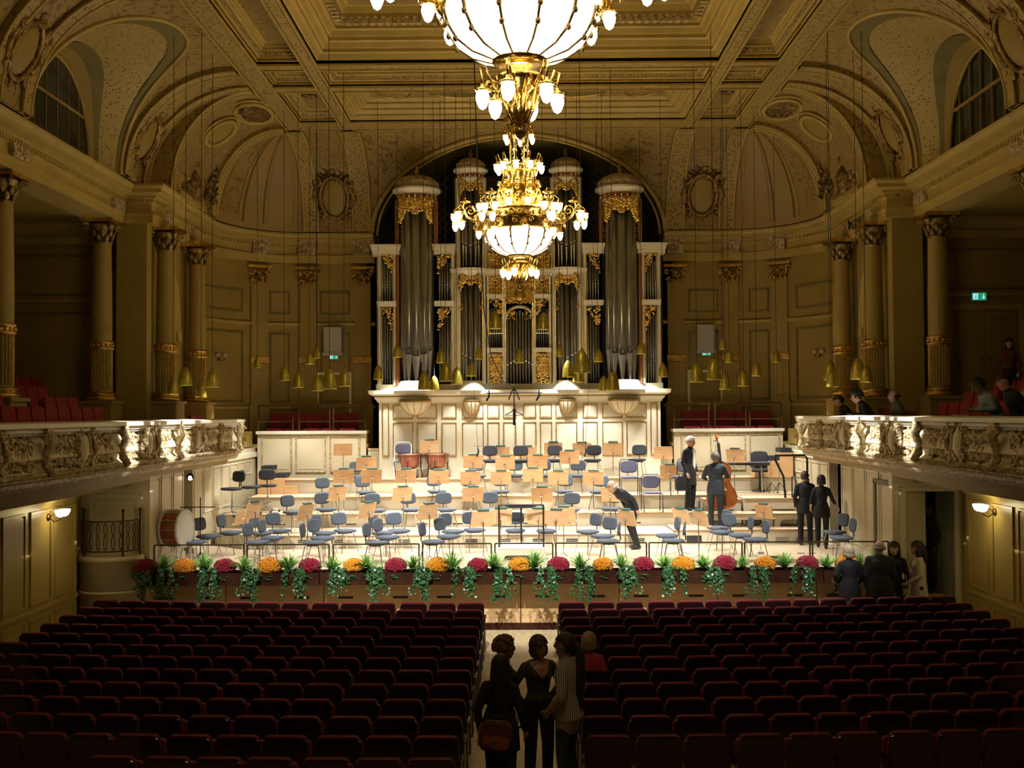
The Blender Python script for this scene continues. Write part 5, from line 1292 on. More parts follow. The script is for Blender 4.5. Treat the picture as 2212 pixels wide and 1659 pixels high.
STANDS=[(524,1116,'f'),(546,1103,'f'),(659,1106,'f'),(792,1102,'f'),(923,1105,'f'),(1040,1120,'g'),(1079,1115,'f'),(1162,1115,'f'),(1201,1118,'g'),(1217,1111,'f'),(1352,1118,'g'),(1468,1115,'f'),(1510,1119,'g'),
 (728,1066,'1'),(868,1067,'1'),(1020,1067,'1'),(1169,1068,'1'),(1318,1068,'1'),
 (741,1028,'2'),(802,1028,'2'),(876,1028,'2'),(947,1030,'2'),(1015,1032,'2'),(1081,1032,'2'),(1150,1026,'2'),(1204,1032,'2'),(1280,1032,'2'),
 (790,1001,'3'),(1021,997,'3'),(1090,1000,'3'),(1160,998,'3'),(1229,988,'3'),(1445,1018,'3'),
 (740,971,'4'),(927,965,'4'),(1080,978,'4'),(1138,978,'4'),(1194,969,'4'),(1256,970,'4'),(1323,969,'4'),(1431,978,'4'),(1586,984,'q'),(1646,1104,'p')]
cnts={}
for px,py,l in STANDS:
    d,zb=LV[l]; nm=LNAME[l]; k=cnts[nm]=cnts.get(nm,0)+1
    x=(px-VX)*d/F
    rz=tow(x,d,0,20.9) if l in 'fg1' else tow(x,d,0,12 if l in '234' else 20.6)
    if l in 'fg': rz=tow(x,d,x*.25,21.0)+ (0)
    stand(px,py,d,zb,rz,f'pale wooden music stand on the {nm}, {ORD[k]} from the left' if l not in 'pq' else f'pale wooden music stand on the {nm}',16 if l in 'fg' else 12,px not in (740,1431,524),px==740)
# ---------------------------------------------------------------- conductor's podium
t=thing('podium','white-topped conductor podium with a cut-out front at centre stage','podium',(.02,22.25,ST))
m=MB(); m.prism([(-.5,0),(-.36,0),(-.34,.08),(-.30,.11),(.30,.11),(.34,.08),(.36,0),(.5,0),(.5,.24),(-.5,.24)],.03,'y',0); m.build('front_board','riser_paint',t)
m=MB(); m.bx(-.5,-.47,.03,.95,0,.24); m.bx(.47,.5,.03,.95,0,.24); m.build('side_board','riser_paint',t)
m=MB(); m.bx(-.51,.51,-.01,.97,.24,.265); m.build('podium_deck','white_gloss',t)
t=thing('podium_railing','black metal safety frame standing on the conductor podium','railing',(.02,22.32,ST+.265))
m=MB()
for x in (-.455,.455): m.tube((x,0,0),(x,0,.86),.018,n=8)
m.build('upright','dark_metal',t)
m=MB(); m.tube((-.455,0,.86),(.455,0,.86),.018,n=8); m.build('top_bar','dark_metal',t)
m=MB(); m.rbx(-.25,.25,-.03,.03,.80,.845,.012,'y',n=2); m.build('pad','black',t)
m=MB(); m.tube((-.455,0,.42),(.455,0,.42),.014,n=8); m.build('cross_bar','dark_metal',t)
m=MB(); m.tube((0,0,.08),(0,0,.86),.014,n=8); m.build('middle_bar','dark_metal',t)
t=thing('conductor_desk','low black conductor music desk behind the podium railing','music stand',(.02,23.6,ST))
m=MB(); m.rbx(-.33,.33,-.2,.2,.98,1.02,.03,'z',n=3); m.build('desk_top','black',t); m=MB(); m.tube((0,0,.03),(0,0,.98),.02); m.build('pole','dark_metal',t)
m=MB(); m.bx(-.25,.25,-.2,.2,0,.03); m.build('foot','dark_metal',t)
# ---------------------------------------------------------------- percussion
def timpani(px,label):
    x,y=(px-VX)*28.55/F,28.55
    t=thing('kettledrum',label,'drum',(x,y,Z4),0,'copper kettledrums')
    m=MB(); m.lathe([(.0,.22),(.10,.23),(.2,.29),(.27,.40),(.295,.54),(.30,.62)],24); m.build('bowl','copper',t)
    m=MB(); m.lathe([(.0,.635),(.30,.63),(.30,.60)],24); m.build('drumhead','drum_skin',t)
    m=MB(); m.lathe([(.30,.60),(.325,.60),(.33,.62),(.32,.645),(.30,.645)],24); m.build('hoop','copper',t)
    for k in range(8):
        a=2*PI*k/8+.2; m=MB(); m.tube((.32*math.cos(a),.32*math.sin(a),.62),(.30*math.cos(a),.30*math.sin(a),.36),.008,n=5); m.sph((.32*math.cos(a),.32*math.sin(a),.63),.015,6,5); m.build('tension_rod','chrome',t)
    for k in range(3):
        a=2*PI*k/3+.4; m=MB(); m.path([(.29*math.cos(a),.29*math.sin(a),.45),(.30*math.cos(a),.30*math.sin(a),.2),(.34*math.cos(a),.34*math.sin(a),.03)],.016,6); m.build('leg','dark_metal',t)
    m=MB(); m.lathe([(.0,.02),(.2,.02),(.22,.05),(.0,.07)],14); m.tube((0,0,.05),(0,0,.24),.03); m.build('pedal_base','dark_metal',t)
timpani(885,'left of the two copper kettledrums in front of the organ'); timpani(943,'right of the two copper kettledrums in front of the organ')
t=thing('bass_drum','large red-brown bass drum on a wheeled stand at the left end of the stage','drum',(-6.83,21.62,ST),R(-12))
t.scale=(.88,.92,.95)
Tx=Matrix.Translation((0,0,.80))@Matrix.Rotation(R(90),4,'Y')
m=MB(); m.lathe([(.375,-.22),(.375,.22)],36,0,Tx); m.build('shell','drum_wood',t)
for k in (-1,1):
    m=MB(); m.lathe([(.37,k*.18),(.392,k*.18),(.395,k*.235),(.36,k*.24)],36,0,Tx); m.build('hoop','drum_skin',t)
    m=MB(); m.lathe([(.0,k*.232),(.37,k*.23)],36,0,Tx); m.build('drumhead','drum_skin',t)
for k in range(12):
    a=2*PI*k/12; m=MB(); m.path([(-.23,.388*math.cos(a),.80+.388*math.sin(a)),(.23,.388*math.cos(a),.80+.388*math.sin(a))],.008,5); m.bx(-.03,.03,-.012,.012,-.02,.02,0,Matrix.Translation((0,.385*math.cos(a),.80+.385*math.sin(a)))@Matrix.Rotation(a-PI/2,4,'X')); m.build('tension_rod','chrome',t)
for k in (-1,1):
    m=MB(); m.path([(k*.2,-.3,.05),(k*.2,-.28,.5),(k*.2,-.2,.44),(k*.2,.2,.44),(k*.2,.28,.5),(k*.2,.3,.05)],.016,6); m.build('stand_frame','chrome',t)
m=MB(); m.bx(-.24,.24,-.32,-.28,.05,.08); m.bx(-.24,.24,.28,.32,.05,.08); m.build('base_bar','chrome',t)
for a in (-1,1):
    for b in (-1,1): m=MB(); m.sph((a*.22,b*.3,.03),(.03,.03,.03),8,6); m.build('castor','black',t)
t=thing('cymbal_stand','thin black boom stand rising behind the bass drum','stand',(-6.55,22.3,ST))
m=MB(); m.tube((0,0,.05),(0,0,1.32),.012); m.build('pole','dark_metal',t); m=MB(); m.tube((-.42,0,1.12),(.30,0,1.12),.010); m.build('boom','dark_metal',t)
for k in range(3): a=2*PI*k/3; m=MB(); m.tube((0,0,.2),(.25*math.cos(a),.25*math.sin(a),.01),.009,n=5); m.build('leg','dark_metal',t)
# mallet instrument, percussion stands and tube frame on the right
t=thing('mallet_keyboard','grey mallet keyboard on tubular legs on the third riser at the right','instrument',(5.65,27.55,Z3))
m=MB(); m.bx(-.62,.62,-.16,.16,.70,.75); m.build('keybed','steel_dark',t)
for k in range(18): m=MB(); m.bx(-.60+k*.068,-.545+k*.068,-.2,.2-.004*k,.755,.775); m.build('key_bar','upholstery_blue',t)
for k in (-1,1):
    m=MB(); m.path([(k*.5,-.2,.03),(k*.45,0,.70),(k*.5,.2,.03)],.016,6); m.build('leg','chrome',t)
for i,(px,zt) in enumerate(((1662,.8),(1680,.72))):
    t=thing('percussion_stand',('left','right')[i]+' one of two thin chrome percussion stands by the right platform','stand',((px-VX)*27.4/F,27.4,Z3))
    m=MB(); m.tube((0,0,.1),(0,0,zt),.011); m.sph((0,0,zt),.03,8,6); m.build('pole','chrome',t)
    for k in range(3): a=2*PI*k/3; m=MB(); m.tube((0,0,.28),(.2*math.cos(a),.2*math.sin(a),.01),.009,n=5); m.build('leg','dark_metal',t)
t=thing('black_case_chair','black upholstered drum seat with backrest beside the mallet keyboard','stool',(6.15,28.0,Z3),R(170))
m=MB(); pad(m,.42,.40,.5,.58,0); m.build('seat','upholstery_black',t); m=MB(); T=Matrix.Translation((0,-.2,.86))@Matrix.Rotation(R(96),4,'X'); pad(m,.44,.34,-.02,.03,0,T); m.build('backrest','upholstery_black',t)
m=MB(); m.tube((0,0,.05),(0,0,.5),.025); m.path([(0,-.05,.5),(0,-.22,.52),(0,-.22,.8)],.014,6); m.lathe([(0,0),(.2,0),(.2,.03),(.03,.06)],14); m.build('pedestal','black',t)
t=thing('tube_handrail','black curved tube handrail at the top of the right-hand platform steps','railing',(0,0,0))
m=MB(); m.path([(6.35,26.15,2.04),(6.32,26.2,2.55),(6.15,26.3,2.95),(6.15,26.3,3.05),(6.86,26.3,3.05),(6.92,26.3,2.98),(6.92,26.3,2.05)],.028,8); m.build('rail_tube','dark_metal',t)
m=MB(); m.path([(6.5,26.1,2.05),(6.5,26.1,2.55),(6.85,25.9,2.5),(6.85,25.9,1.75)],.018,8); m.build('lower_tube','dark_metal',t)
# hanging microphones
t=thing('microphone_rig','black hanging microphone bar with a large central microphone in front of the organ','microphone',(-.12,24.0,4.5))
m=MB(); m.tube((-.62,0,.05),(.62,0,.05),.012,n=6); m.build('bar','black',t)
m=MB(); m.path([(0,0,.15),(-.05,.0,.08),(-.12,.02,-.10)],.014,6); m.path([(0,0,.15),(.05,.0,.08),(.12,.02,-.10)],.014,6); m.tube((0,0,.2),(0,0,-.35),.012); m.build('hanger','black',t)
for x in (-.55,.55): m=MB(); m.path([(x,0,.12),(x,0,-.02),(x-.06,-.03,-.12)],[.012,.02,.022],7); m.build('microphone','black',t)
m=MB(); m.path([(-.20,0,-.44),(-.05,0,-.36),(0,0,-.28),(.05,0,-.36),(.20,0,-.44)],.01,5); m.path([(-.20,0,-.44),(.20,0,-.44)],.008,5); m.tube((0,0,-.3),(0,0,-.66),.028,.032,10); m.build('shock_mount','black',t)
m=MB(); m.path([(0,0,.2),(-.25,.0,.3),(-.5,-.5,.9),(-.62,-1.0,1.8),(-.7,-1.5,3.5),(-.75,-2.4,7.0),(-.76,-2.6,8.4)],.012,5); m.build('cable','black',t)
for i,px in enumerate((1031,1263)):
    x,y,z=at_d(px,968,25.5); t=thing('spot_microphone',f'small black hanging microphone over the middle of the orchestra, {("left","right")[i]} one','microphone',(x,y,z))
    m=MB(); m.path([(0,0,.02),(.02,0,-.08),(-.02,0,-.20)],[.012,.02,.02],7); m.tube((-.1,0,.05),(.1,0,.05),.006,n=5); m.build('capsule','black',t)
    m=MB(); m.path([(0,0,.02),(-.1+.2*i,-.6,2.0),(-.3+.6*i,-1.5,12.95-z)],.004,4); m.build('cable','black',t)
# exit signs and loudspeakers
def exit_sign(label,loc,w=.24,h=.13):
    t=thing('exit_sign',label,'sign',loc)
    m=MB(); m.bx(-w/2,w/2,0,.05,-h/2,h/2); m.build('housing','exit_white' if 0 else 'exit_green',t)
    m=MB(); m.bx(-w/2-.012,w/2+.012,.01,.055,-h/2-.012,h/2+.012); m.build('frame','grey_white',t)
    m=MB(); T=lambda x,z:(x*w,-.004,z*h)
    ar=[(.27,.32),(.33,.32),(.33,-.05),(.42,-.05),(.30,-.36),(.18,-.05),(.27,-.05)]; m.prism([(x*w,z*h) for x,z in ar],.006,'y',-.006)
    m.build('arrow','exit_white',t)
    m=MB(); m.prism([(-.44*w,-.38*h),(-.10*w,-.38*h),(-.10*w,.38*h),(-.44*w,.38*h)],.004,'y',-.004); dp=m.build('door_pictogram','exit_white',t)
    m=MB(); m.sph((-.25*w,-.007,.2*h),(.03*w,.004,.09*h),8,6); m.path([(-.25*w,-.008,.1*h),(-.27*w,-.008,-.08*h),(-.34*w,-.008,-.3*h)],.008,5); m.path([(-.27*w,-.008,-.08*h),(-.2*w,-.008,-.3*h)],.008,5); m.path([(-.33*w,-.008,.0),(-.25*w,-.008,.08*h),(-.17*w,-.008,-.02*h)],.007,5); m.build('running_figure','exit_green',dp)
exit_sign('green exit sign over the door left of the organ',(OX(720)*30.8/29,YB-.12,4.1+(893-768)*30.8/F))
exit_sign('green exit sign over the door right of the organ',(OX(1527)*30.8/29,YB-.12,4.1+(893-763-2)*30.8/F))
exit_sign('glowing exit sign over the right gallery door',((2115-VX)*24.9/F,24.87,4.1+(893-641-6)*24.9/F),.32,.17)
for sx in (-1,1):
    s=LABELS_SIDE[sx]; x=sx*5.28
    t=thing('wall_loudspeaker',f'pale box loudspeaker on the wall above the door {s} of the organ','loudspeaker',(x,YB,5.85))
    m=MB(); m.bx(-.25,.25,-.24,0,0,.72); m.build('cabinet','grey_white',t); m=MB(); m.bx(-.29,.29,-.27,0,-.08,0); m.build('bracket_shelf','grey_white',t)
    t=thing('service_door',f'cream panelled door in the back wall {s} of the organ','door',(x,YB,3.3))
    m=MB(); frame2(face(0,0,1.0,0),1.0,2.0,.07,.05,m,0); m.build('door_frame','ivory',t); m=MB(); m.bx(-.42,.42,-.03,0,0,1.92); frame2(face(0,-.03,1.4,0),.6,.8,.03,.02,m,0); frame2(face(0,-.03,.5,0),.6,.7,.03,.02,m,0); lf=m.build('door_leaf','cream',t)
    m=MB(); m.tube((.34*-sx,-.03,1.0),(.34*-sx,-.09,1.0),.012); m.tube((.34*-sx,-.09,1.0),(.24*-sx,-.09,1.0),.01); m.build('handle','dark_metal',lf)
    a=corner(sx,R(62)); t=thing('unlit_sconce',f'small unlit two-arm wall sconce on the curved {s} corner wall','lamp',(a[0],a[1],5.62),R(-sx*62))
    m=MB(); m.lathe([(0,-.01),(.05,-.01),(.05,.02),(0,.03)],10,0,Matrix.Rotation(R(90),4,'X')); m.path([(-.14,-.1,.05),(-.1,-.1,-.05),(0,-.04,-.03),(.1,-.1,-.05),(.14,-.1,.05)],.012,6); m.build('bracket','bronze',t)
    for k in (-1,1): m=MB(); m.lathe([(.02,0),(.06,.03),(.07,.08),(.05,.1)],10,0,Matrix.Translation((k*.14,-.1,.05))); m.build('shade','grey_white',t)
t=thing('work_light','bright white spot lamp beside the left stage door','lamp',(-WS+.1,23.3,2.78))
m=MB(); m.lathe([(0,-.05),(.05,-.05),(.07,.06),(0,.06)],12,0,Matrix.Rotation(R(70),4,'X')); m.build('housing','dark_metal',t); m=MB(); m.sph((0,-.05,-.02),(.05,.03,.05),10,7); m.build('lens','sconce_glow',t); m=MB(); m.tube((-.1,0,.02),(0,0,.02),.012); m.build('bracket','dark_metal',t)
# ---------------------------------------------------------------- flower boxes
PY=20.44; PZ=1.16
for k in range(-4,4):
    x0=max(-7.0,k*PW+.01); x1=min(7.0,(k+1)*PW-.01)
    if k==3: x1=7.0
    t=thing('planter_box',f'long dark red-brown flower box hung on the stage front, {ORD[k+5]} from the left','planter',((x0+x1)/2,PY,0),0,'flower boxes along the stage front')
    w=(x1-x0)/2
    m=MB(); m.bx(-w,w,-.17,-.15,.93,PZ); m.bx(-w,w,.28,.30,.93,PZ); m.bx(-w,-w+.02,-.15,.28,.93,PZ); m.bx(w-.02,w,-.15,.28,.93,PZ); m.bx(-w,w,-.15,.28,.93,.95); m.build('box','planter_red',t)
    m=MB(); m.bx(-w+.02,w-.02,-.15,.28,1.05,1.10); m.build('soil','soil',t)
def petal_ball(seed,rx,rz,n,mt):
    g=random.Random(seed); m=MB(); ga=PI*(3-5**.5)
    m.sph((0,0,rz*.1),(rx*.85,rx*.85,rz*.8),12,8)
    for i in range(n):
        z=1-1.45*(i+.5)/n; r=(1-min(1,z*z))**.5; a=ga*i
        nx,ny,nz=r*math.cos(a),r*math.sin(a),z; j=1+g.uniform(-.10,.08)
        p=Vector((nx*rx*j,ny*rx*j,rz*.1+nz*rz*j)); T=Matrix.Translation(p)@Vector((nx,ny,nz)).to_track_quat('Z','Y').to_matrix().to_4x4()@Matrix.Rotation(g.random()*6,4,'Z')
        s=rx*.17*g.uniform(.8,1.2); vs=[(0,0,s*.15)]; 
        for q in range(8): rr_=s*(1 if q%2 else .62); vs.append((rr_*math.cos(q*PI/4),rr_*math.sin(q*PI/4),s*.45 if q%2 else -s*.25))
        m.add(vs,[(0,1+q,1+(q+1)%8) for q in range(8)],0,False,T)
    return m.mesh('blossom_dome',mt)
MR=[petal_ball(s,.19,.145,170,'mum_red') for s in (1,2)]; MY=[petal_ball(s,.195,.145,170,'mum_yellow') for s in (3,4)]
lm=MB()
for k in range(30):
    a=2*PI*k/30*2.4; T=Matrix.Translation((.13*math.cos(a),.13*math.sin(a),-.10-.03*(k%3)))@Matrix.Rotation(a,4,'Z')@Matrix.Rotation(R(35),4,'Y'); lm.add([(0,-.02,0),(.07,-.025,0),(.1,0,.01),(.07,.025,0),(0,.02,0)],[(0,1,2,3,4)],0,False,T)
MLEAF=lm.mesh('mum_leaves','leaf_ivy')
REDX=[315,485,668,853,1031,1203,1386,1561,1738]; YELX=[398,582,763,944,1119,1299,1472,1647,1823]
for L,ms,cn in ((REDX,MR,'crimson'),(YELX,MY,'golden yellow')):
    for i,px in enumerate(L):
        x=(px-VX)*PY/F
        t=thing('chrysanthemum',f'{cn} chrysanthemum dome in the flower boxes, {ORD[i+1]} {cn.split()[-1]} one from the left','plant',(x,PY,PZ+.08),rng.random()*6,'chrysanthemums along the stage front')
        sc=rng.uniform(.9,1.08); o=obj('blossom_dome',ms[i%2],t); o.scale=(sc,sc,sc); o['kind']='stuff'; obj('leaves',MLEAF,t)['kind']='stuff'
def fern(seed):
    g=random.Random(seed); m=MB()
    for i in range(58):
        a=g.random()*2*PI; el=R(g.uniform(30,88)); L=g.uniform(.20,.36); n=6; pts=[]; w=.018*g.uniform(.8,1.3)
        for k in range(n+1):
            s=k/n; r=L*s*math.cos(el)*(1+.25*s); z=L*s*math.sin(el)-.17*s*s*L/.3*.5
            pts.append((r,z,w*(1-s)**.6*(.5+1.4*s if s<.4 else 1.06)))
        ca,sa=math.cos(a),math.sin(a); vs=[]
        for r,z,ww in pts:
            vs+= [(r*ca-ww*sa,r*sa+ww*ca,z),(r*ca+ww*sa,r*sa-ww*ca,z)]
        m.add(vs,[(2*k,2*k+1,2*k+3,2*k+2) for k in range(n)],0,True)
        for k in range(1,n):      # side leaflets
            r,z,ww=pts[k]
            for s_ in (-1,1):
                l=.035*(1-k/n)+.018; b=(r*ca,r*sa,z); tip=((r+.02)*ca-s_*l*sa,(r+.02)*sa+s_*l*ca,z-.008); b2=((r+.016)*ca,(r+.016)*sa,z)
                m.add([b,b2,tip],[(0,1,2)])
    return m.mesh('fronds','leaf_fern')
FN=[fern(s) for s in (1,2,3)]
FX=[350,440,525,620,715,790,890,975,1065,1150,1250,1340,1430,1515,1600,1690,1780,1850,1948]
for i,px in enumerate(FX):
    t=thing('fern',f'bright green fern in the flower boxes, {ORD[i+1]} from the left','plant',(min(6.75,(px-VX)*PY/F),PY+.02,PZ+.02),rng.random()*6,'ferns along the stage front'); o=obj('fronds',FN[i%3],t); o['kind']='stuff'; sc=rng.uniform(1.15,1.4); o.scale=(sc,sc,sc*rng.uniform(.9,1.15))
    m=MB(); m.sph((0,0,.02),(.05,.05,.05),8,6); m.build('crown','leaf_ivy',t)
def ivy(seed,drop):
    g=random.Random(seed); m=MB(); st=MB()
    for s in range(11):
        x0=g.uniform(-.17,.17); y0=-.20-g.uniform(0,.05); L=drop*g.uniform(.45,1.0); dx=g.uniform(-.14,.14); pts=[]
        n=int(L/.035)+4
        for k in range(n):
            u=k/(n-1); 
            if u<.18: p=(x0*.6+x0*.4*u/.18,-.05+(y0+.05)*u/.18,.05*math.sin(u/.18*PI)+.02)
            else:
                v=(u-.18)/.82; p=(x0+dx*v+.02*math.sin(v*9+s),y0-.02*math.sin(v*5),-L*v)
            pts.append(p)
        st.path(pts[::3]+[pts[-1]],.004,3)
        for p in pts:
            for _ in range(2 if p[2]>-L*.5 else 1):
                a=g.random()*2*PI; sz=g.uniform(.018,.036); q=(p[0]+g.uniform(-.035,.035),p[1]-g.uniform(0,.04),p[2]+g.uniform(-.02,.02))
                T=Matrix.Translation(q)@Matrix.Rotation(g.uniform(-.7,.7),4,'Z')@Matrix.Rotation(g.uniform(-.9,.4),4,'X')@Matrix.Rotation(a,4,'Y')
                m.add([(0,0,-sz),(sz*.9,0,-.15*sz),(.45*sz,.1*sz,.2*sz),(.55*sz,0,.9*sz),(0,.12*sz,.55*sz),(-.55*sz,0,.9*sz),(-.45*sz,.1*sz,.2*sz),(-.9*sz,0,-.15*sz)],[(0,1,2,4,6,7),(2,3,4),(4,5,6)],0,False,T)
    return m.mesh('leaves','leaf_ivy'),st.mesh('stems','leaf_ivy')
IV=[ivy(s,d) for s,d in ((1,.52),(2,.62),(3,.75),(4,.45),(5,.6))]
IX=[(282,1),(365,2),(452,4),(545,1),(640,0),(730,3),(815,1),(912,1),(1003,0),(1085,2),(1178,2),(1262,4),(1352,1),(1447,0),(1535,3),(1632,4),(1722,0),(1805,3)]
for i,(px,k) in enumerate(IX):
    t=thing('trailing_ivy',f'dark green ivy trailing over the stage front, {ORD[i+1]} from the left','plant',(max(-6.98,(px-VX)*PY/F),PY,PZ),0,'ivy along the stage front')
    for n_,me in zip(('leaves','stems'),IV[k]): o=obj(n_,me,t); o['kind']='stuff'; o.scale=(1 if i%2 else -1,1,1)
# ---------------------------------------------------------------- people
PM={}
def pmat(col,rough=.8,kind=None):
    k=(col,rough,kind)
    if k not in PM:
        n='cloth_%d'%len(PM)
        if kind=='stripe': mat(n,col[0],rough,col2=col[1],scale=17,kind='wave',mix=(.62,.74),dist=.01,detail=0,stretch=(-.65,1.4,0))
        elif kind=='mottle': mat(n,col[0],rough,col2=col[1],scale=26,mix=(.45,.6),bump=.3,bscale=60)
        else: mat(n,col,rough,col2=tuple(c*.75 for c in col),scale=14,bump=.15,bscale=60)
        PM[k]=n
    return PM[k]
SKIN=(.58,.34,.22)
def seg_d(P,a,b,ra,rb):
    a=np.array(a);b=np.array(b);ab=b-a;t=np.clip(((P-a)@ab)/max(ab@ab,1e-9),0,1)
    q=a+t[:,None]*ab; return np.linalg.norm(P-q,axis=1)-(ra+(rb-ra)*t)
def eloft(m,rings):
    """closed loft of ellipses: (centre, side axis, front axis)"""
    n=18; vs=[]
    for c,u,v in rings:
        for j in range(n): w=2*PI*j/n; vs.append(Vector(c)+Vector(u)*math.cos(w)+Vector(v)*math.sin(w))
    k=len(rings); m.add(vs,[(i*n+j,i*n+(j+1)%n,(i+1)*n+(j+1)%n,(i+1)*n+j) for i in range(k-1) for j in range(n)]); m.add(vs,[tuple(range(n-1,-1,-1)),tuple(range((k-1)*n,k*n))])
def capsule(m,a,b,ra,rb):
    a,b=Vector(a),Vector(b); t=(b-a).normalized(); m.path([a-t*ra*.9,a-t*ra*.6,a,b,b+t*rb*.6,b+t*rb*.9],[ra*.3,ra*.8,ra,rb,rb*.8,rb*.3],12)
def person(label,loc,rz,H=1.72,lean=0,female=False,top=(.02,.02,.025),bottom=(.015,.015,.02),shoe=(.01,.01,.01),hair=(.03,.02,.012),style='short',sleeves=1.0,skin=SKIN,
           arms=None,legs=None,seated=False,coat=0,bulk=1.0,topkind=None,head_turn=0,vox=.017,collar=None,look_down=0,vneck=0):
    s=H/1.75; f=.9 if female else 1.0
    J={'pel':V(0,0,.95),'wai':V(0,0,1.10),'che':V(0,.01,1.30),'shc':V(0,0,1.43),'nek':V(0,.005,1.48),'hed':V(0,.03,1.60)}
    sh=.172*f
    for k,n in ((-1,'l'),(1,'r')):
        J['sh'+n]=V(k*sh,0,1.395); J['el'+n]=V(k*(sh+.06),-.03,1.14); J['wr'+n]=V(k*(sh+.05),.06,.90)
        J['hi'+n]=V(k*.095,0,.91); J['kn'+n]=V(k*.105,.03,.50); J['an'+n]=V(k*.11,-.01,.09); J['to'+n]=V(k*.13,.15,.035)
    if arms: J.update({k:V(*v) for k,v in arms.items()})
    if seated:
        for k in J: J[k]=J[k]-V(0,0,.43) if k[:2] not in ('kn','an','to') else J[k]
        for k,n in ((-1,'l'),(1,'r')): J['kn'+n]=V(k*.12,.44,.50); J['an'+n]=V(k*.12,.42,.09); J['to'+n]=V(k*.13,.58,.035)
    if legs: J.update({k:V(*v) for k,v in legs.items()})
    if lean:
        L=Matrix.Translation(J['pel'])@Matrix.Rotation(R(-lean),4,'X')@Matrix.Translation(-J['pel'])
        for k in J:
            if k in('wai',): J[k]=Matrix.Translation(J['pel'])@Matrix.Rotation(R(-lean*.6),4,'X')@Matrix.Translation(-J['pel'])@J[k]
            elif k in ('che','shc','nek','hed','shl','shr') or (k[:2] in('el','wr') and not arms): J[k]=L@J[k]
    J={k:v*s for k,v in J.items()}
    m=MB(); X=V(1,0,0); segs=[]; B=bulk
    def tang(a,b): t=(J[b]-J[a]).normalized(); return t
    def ring(c,t,a,b): fr=t.cross(X); fr.normalize(); return (c,X*a*s,-fr*b*s)
    tp=tang('pel','wai'); tw_=tang('wai','che'); tc=tang('che','shc')
    hipw=.165 if not female else .172; wst=.14 if not female else .122; chs=.172 if not female else .152
    rings=[ring(J['pel']-tp*.13*s,tp,hipw*.75,.10),ring(J['pel']-tp*.05*s,tp,hipw*B,.118*B),ring(J['pel']+tp*.05*s,tp,hipw*.97*B,.115*B),ring(J['wai'],tw_,wst*B,.10*B),ring((J['wai']+J['che'])/2,tw_,(wst+chs)/2*B,.112*B),ring(J['che'],tc,chs*B,.122*B),ring((J['che']+J['shc'])/2+tc*.02*s,tc,chs*.97*B,.105*B),ring(J['shc'],tc,.125*f,.08),ring(J['nek']-tc*.01,tc,.062*f,.058)]
    eloft(m,rings)
    if female:
        for k in (-1,1): fr=-tc.cross(X).normalized()*-1; m.sph(tuple(J['che']+X*(k*.07*s)+(tc.cross(X).normalized()*-.085*s if (tc.cross(X)).y<0 else tc.cross(X).normalized()*.085*s)),(.068*s,.065*s,.07*s),10,8)
    if coat:
        bb=J['pel']-V(0,0,coat*s)
        eloft(m,[ring(J['wai'],V(0,0,1),wst*B*1.08,.115*B),ring(J['pel'],V(0,0,1),hipw*B*1.12,.135*B),ring(bb,V(0,0,1),hipw*B*1.2,.15*B)]); segs.append((J['wai'],bb,.16*s,.19*s,1))
    segs+= [(J['pel']-tp*.05*s,J['pel']+tp*.02*s,.14*s,.14*s,2),(J['pel']+tp*.06*s,J['che'],.125*s,.145*s,1),(J['che'],J['shc'],.14*s,.10*s,1),(J['shl'],J['shr'],.055*s,.055*s,1)]
    capsule(m,J['nek']-tc*.05*s,J['hed'],.056*f*s,.052*f*s); segs.append((J['nek']+tc*.015*s,J['hed'],.058*s,.056*s,0))
    hd=J['hed']+V(0,0,.0); hr=s*(1.12 if not female else 1.07)
    Hm=Matrix.Translation(hd)@Matrix.Rotation(R(head_turn),4,'Z')@Matrix.Rotation(R(-lean*.55-look_down),4,'X')
    m.sph((0,-.005*hr,.035*hr),(.078*hr,.095*hr,.092*hr),14,10,0,Hm); m.sph((0,.028*hr,-.035*hr),(.058*hr,.066*hr,.078*hr),12,9,0,Hm)
    m.path([(0,.088*hr,.045*hr),(0,.112*hr,-.005*hr),(0,.098*hr,-.018*hr)],[.008*hr,.015*hr,.012*hr],7,0,M=Hm)
    for k in (-1,1): m.sph((k*.08*hr,-.005*hr,.015*hr),(.012*hr,.022*hr,.032*hr),7,6,0,Hm)
    segs.append((hd+V(0,0,.03*s),hd-V(0,0,.04*s),.095*s,.075*s,0))
    for n in 'lr':
        k=-1 if n=='l' else 1
        capsule(m,J['sh'+n],J['el'+n],.063*s*f*B,.052*s*f*B); capsule(m,J['el'+n],J['wr'+n],.051*s*f*B,.037*s*f); capsule(m,J['shc']*.6+J['sh'+n]*.4,J['sh'+n],.07*s*f,.058*s*f)
        segs.append((J['sh'+n],J['el'+n],.056*s,.045*s,1))
        sl=J['el'+n]+(J['wr'+n]-J['el'+n])*max(0,(sleeves-.5)*2)
        if sleeves>.55: segs.append((J['el'+n],sl,.044*s,.034*s,1))
        if sleeves<.98: segs.append((sl,J['wr'+n],.038*s,.031*s,0))
        w=J['wr'+n]; d=(w-J['el'+n]).normalized(); pm=w+d*.055*s; capsule(m,w,pm+d*.02*s,.027*s,.034*s); segs.append((w+d*.02*s,w+d*.16*s,.035*s,.02*s,0))
        capsule(m,J['hi'+n],J['kn'+n],.096*s*B,.072*s); capsule(m,J['kn'+n],J['an'+n],.073*s,.060*s)
        segs.append((J['hi'+n],J['kn'+n],.085*s,.06*s,2)); segs.append((J['kn'+n],J['an'+n],.062*s,.045*s,2))
        an=J['an'+n]; to=J['to'+n]; hl=an-(to-an)*V(1,1,0)*.35; hl.z=.04*s
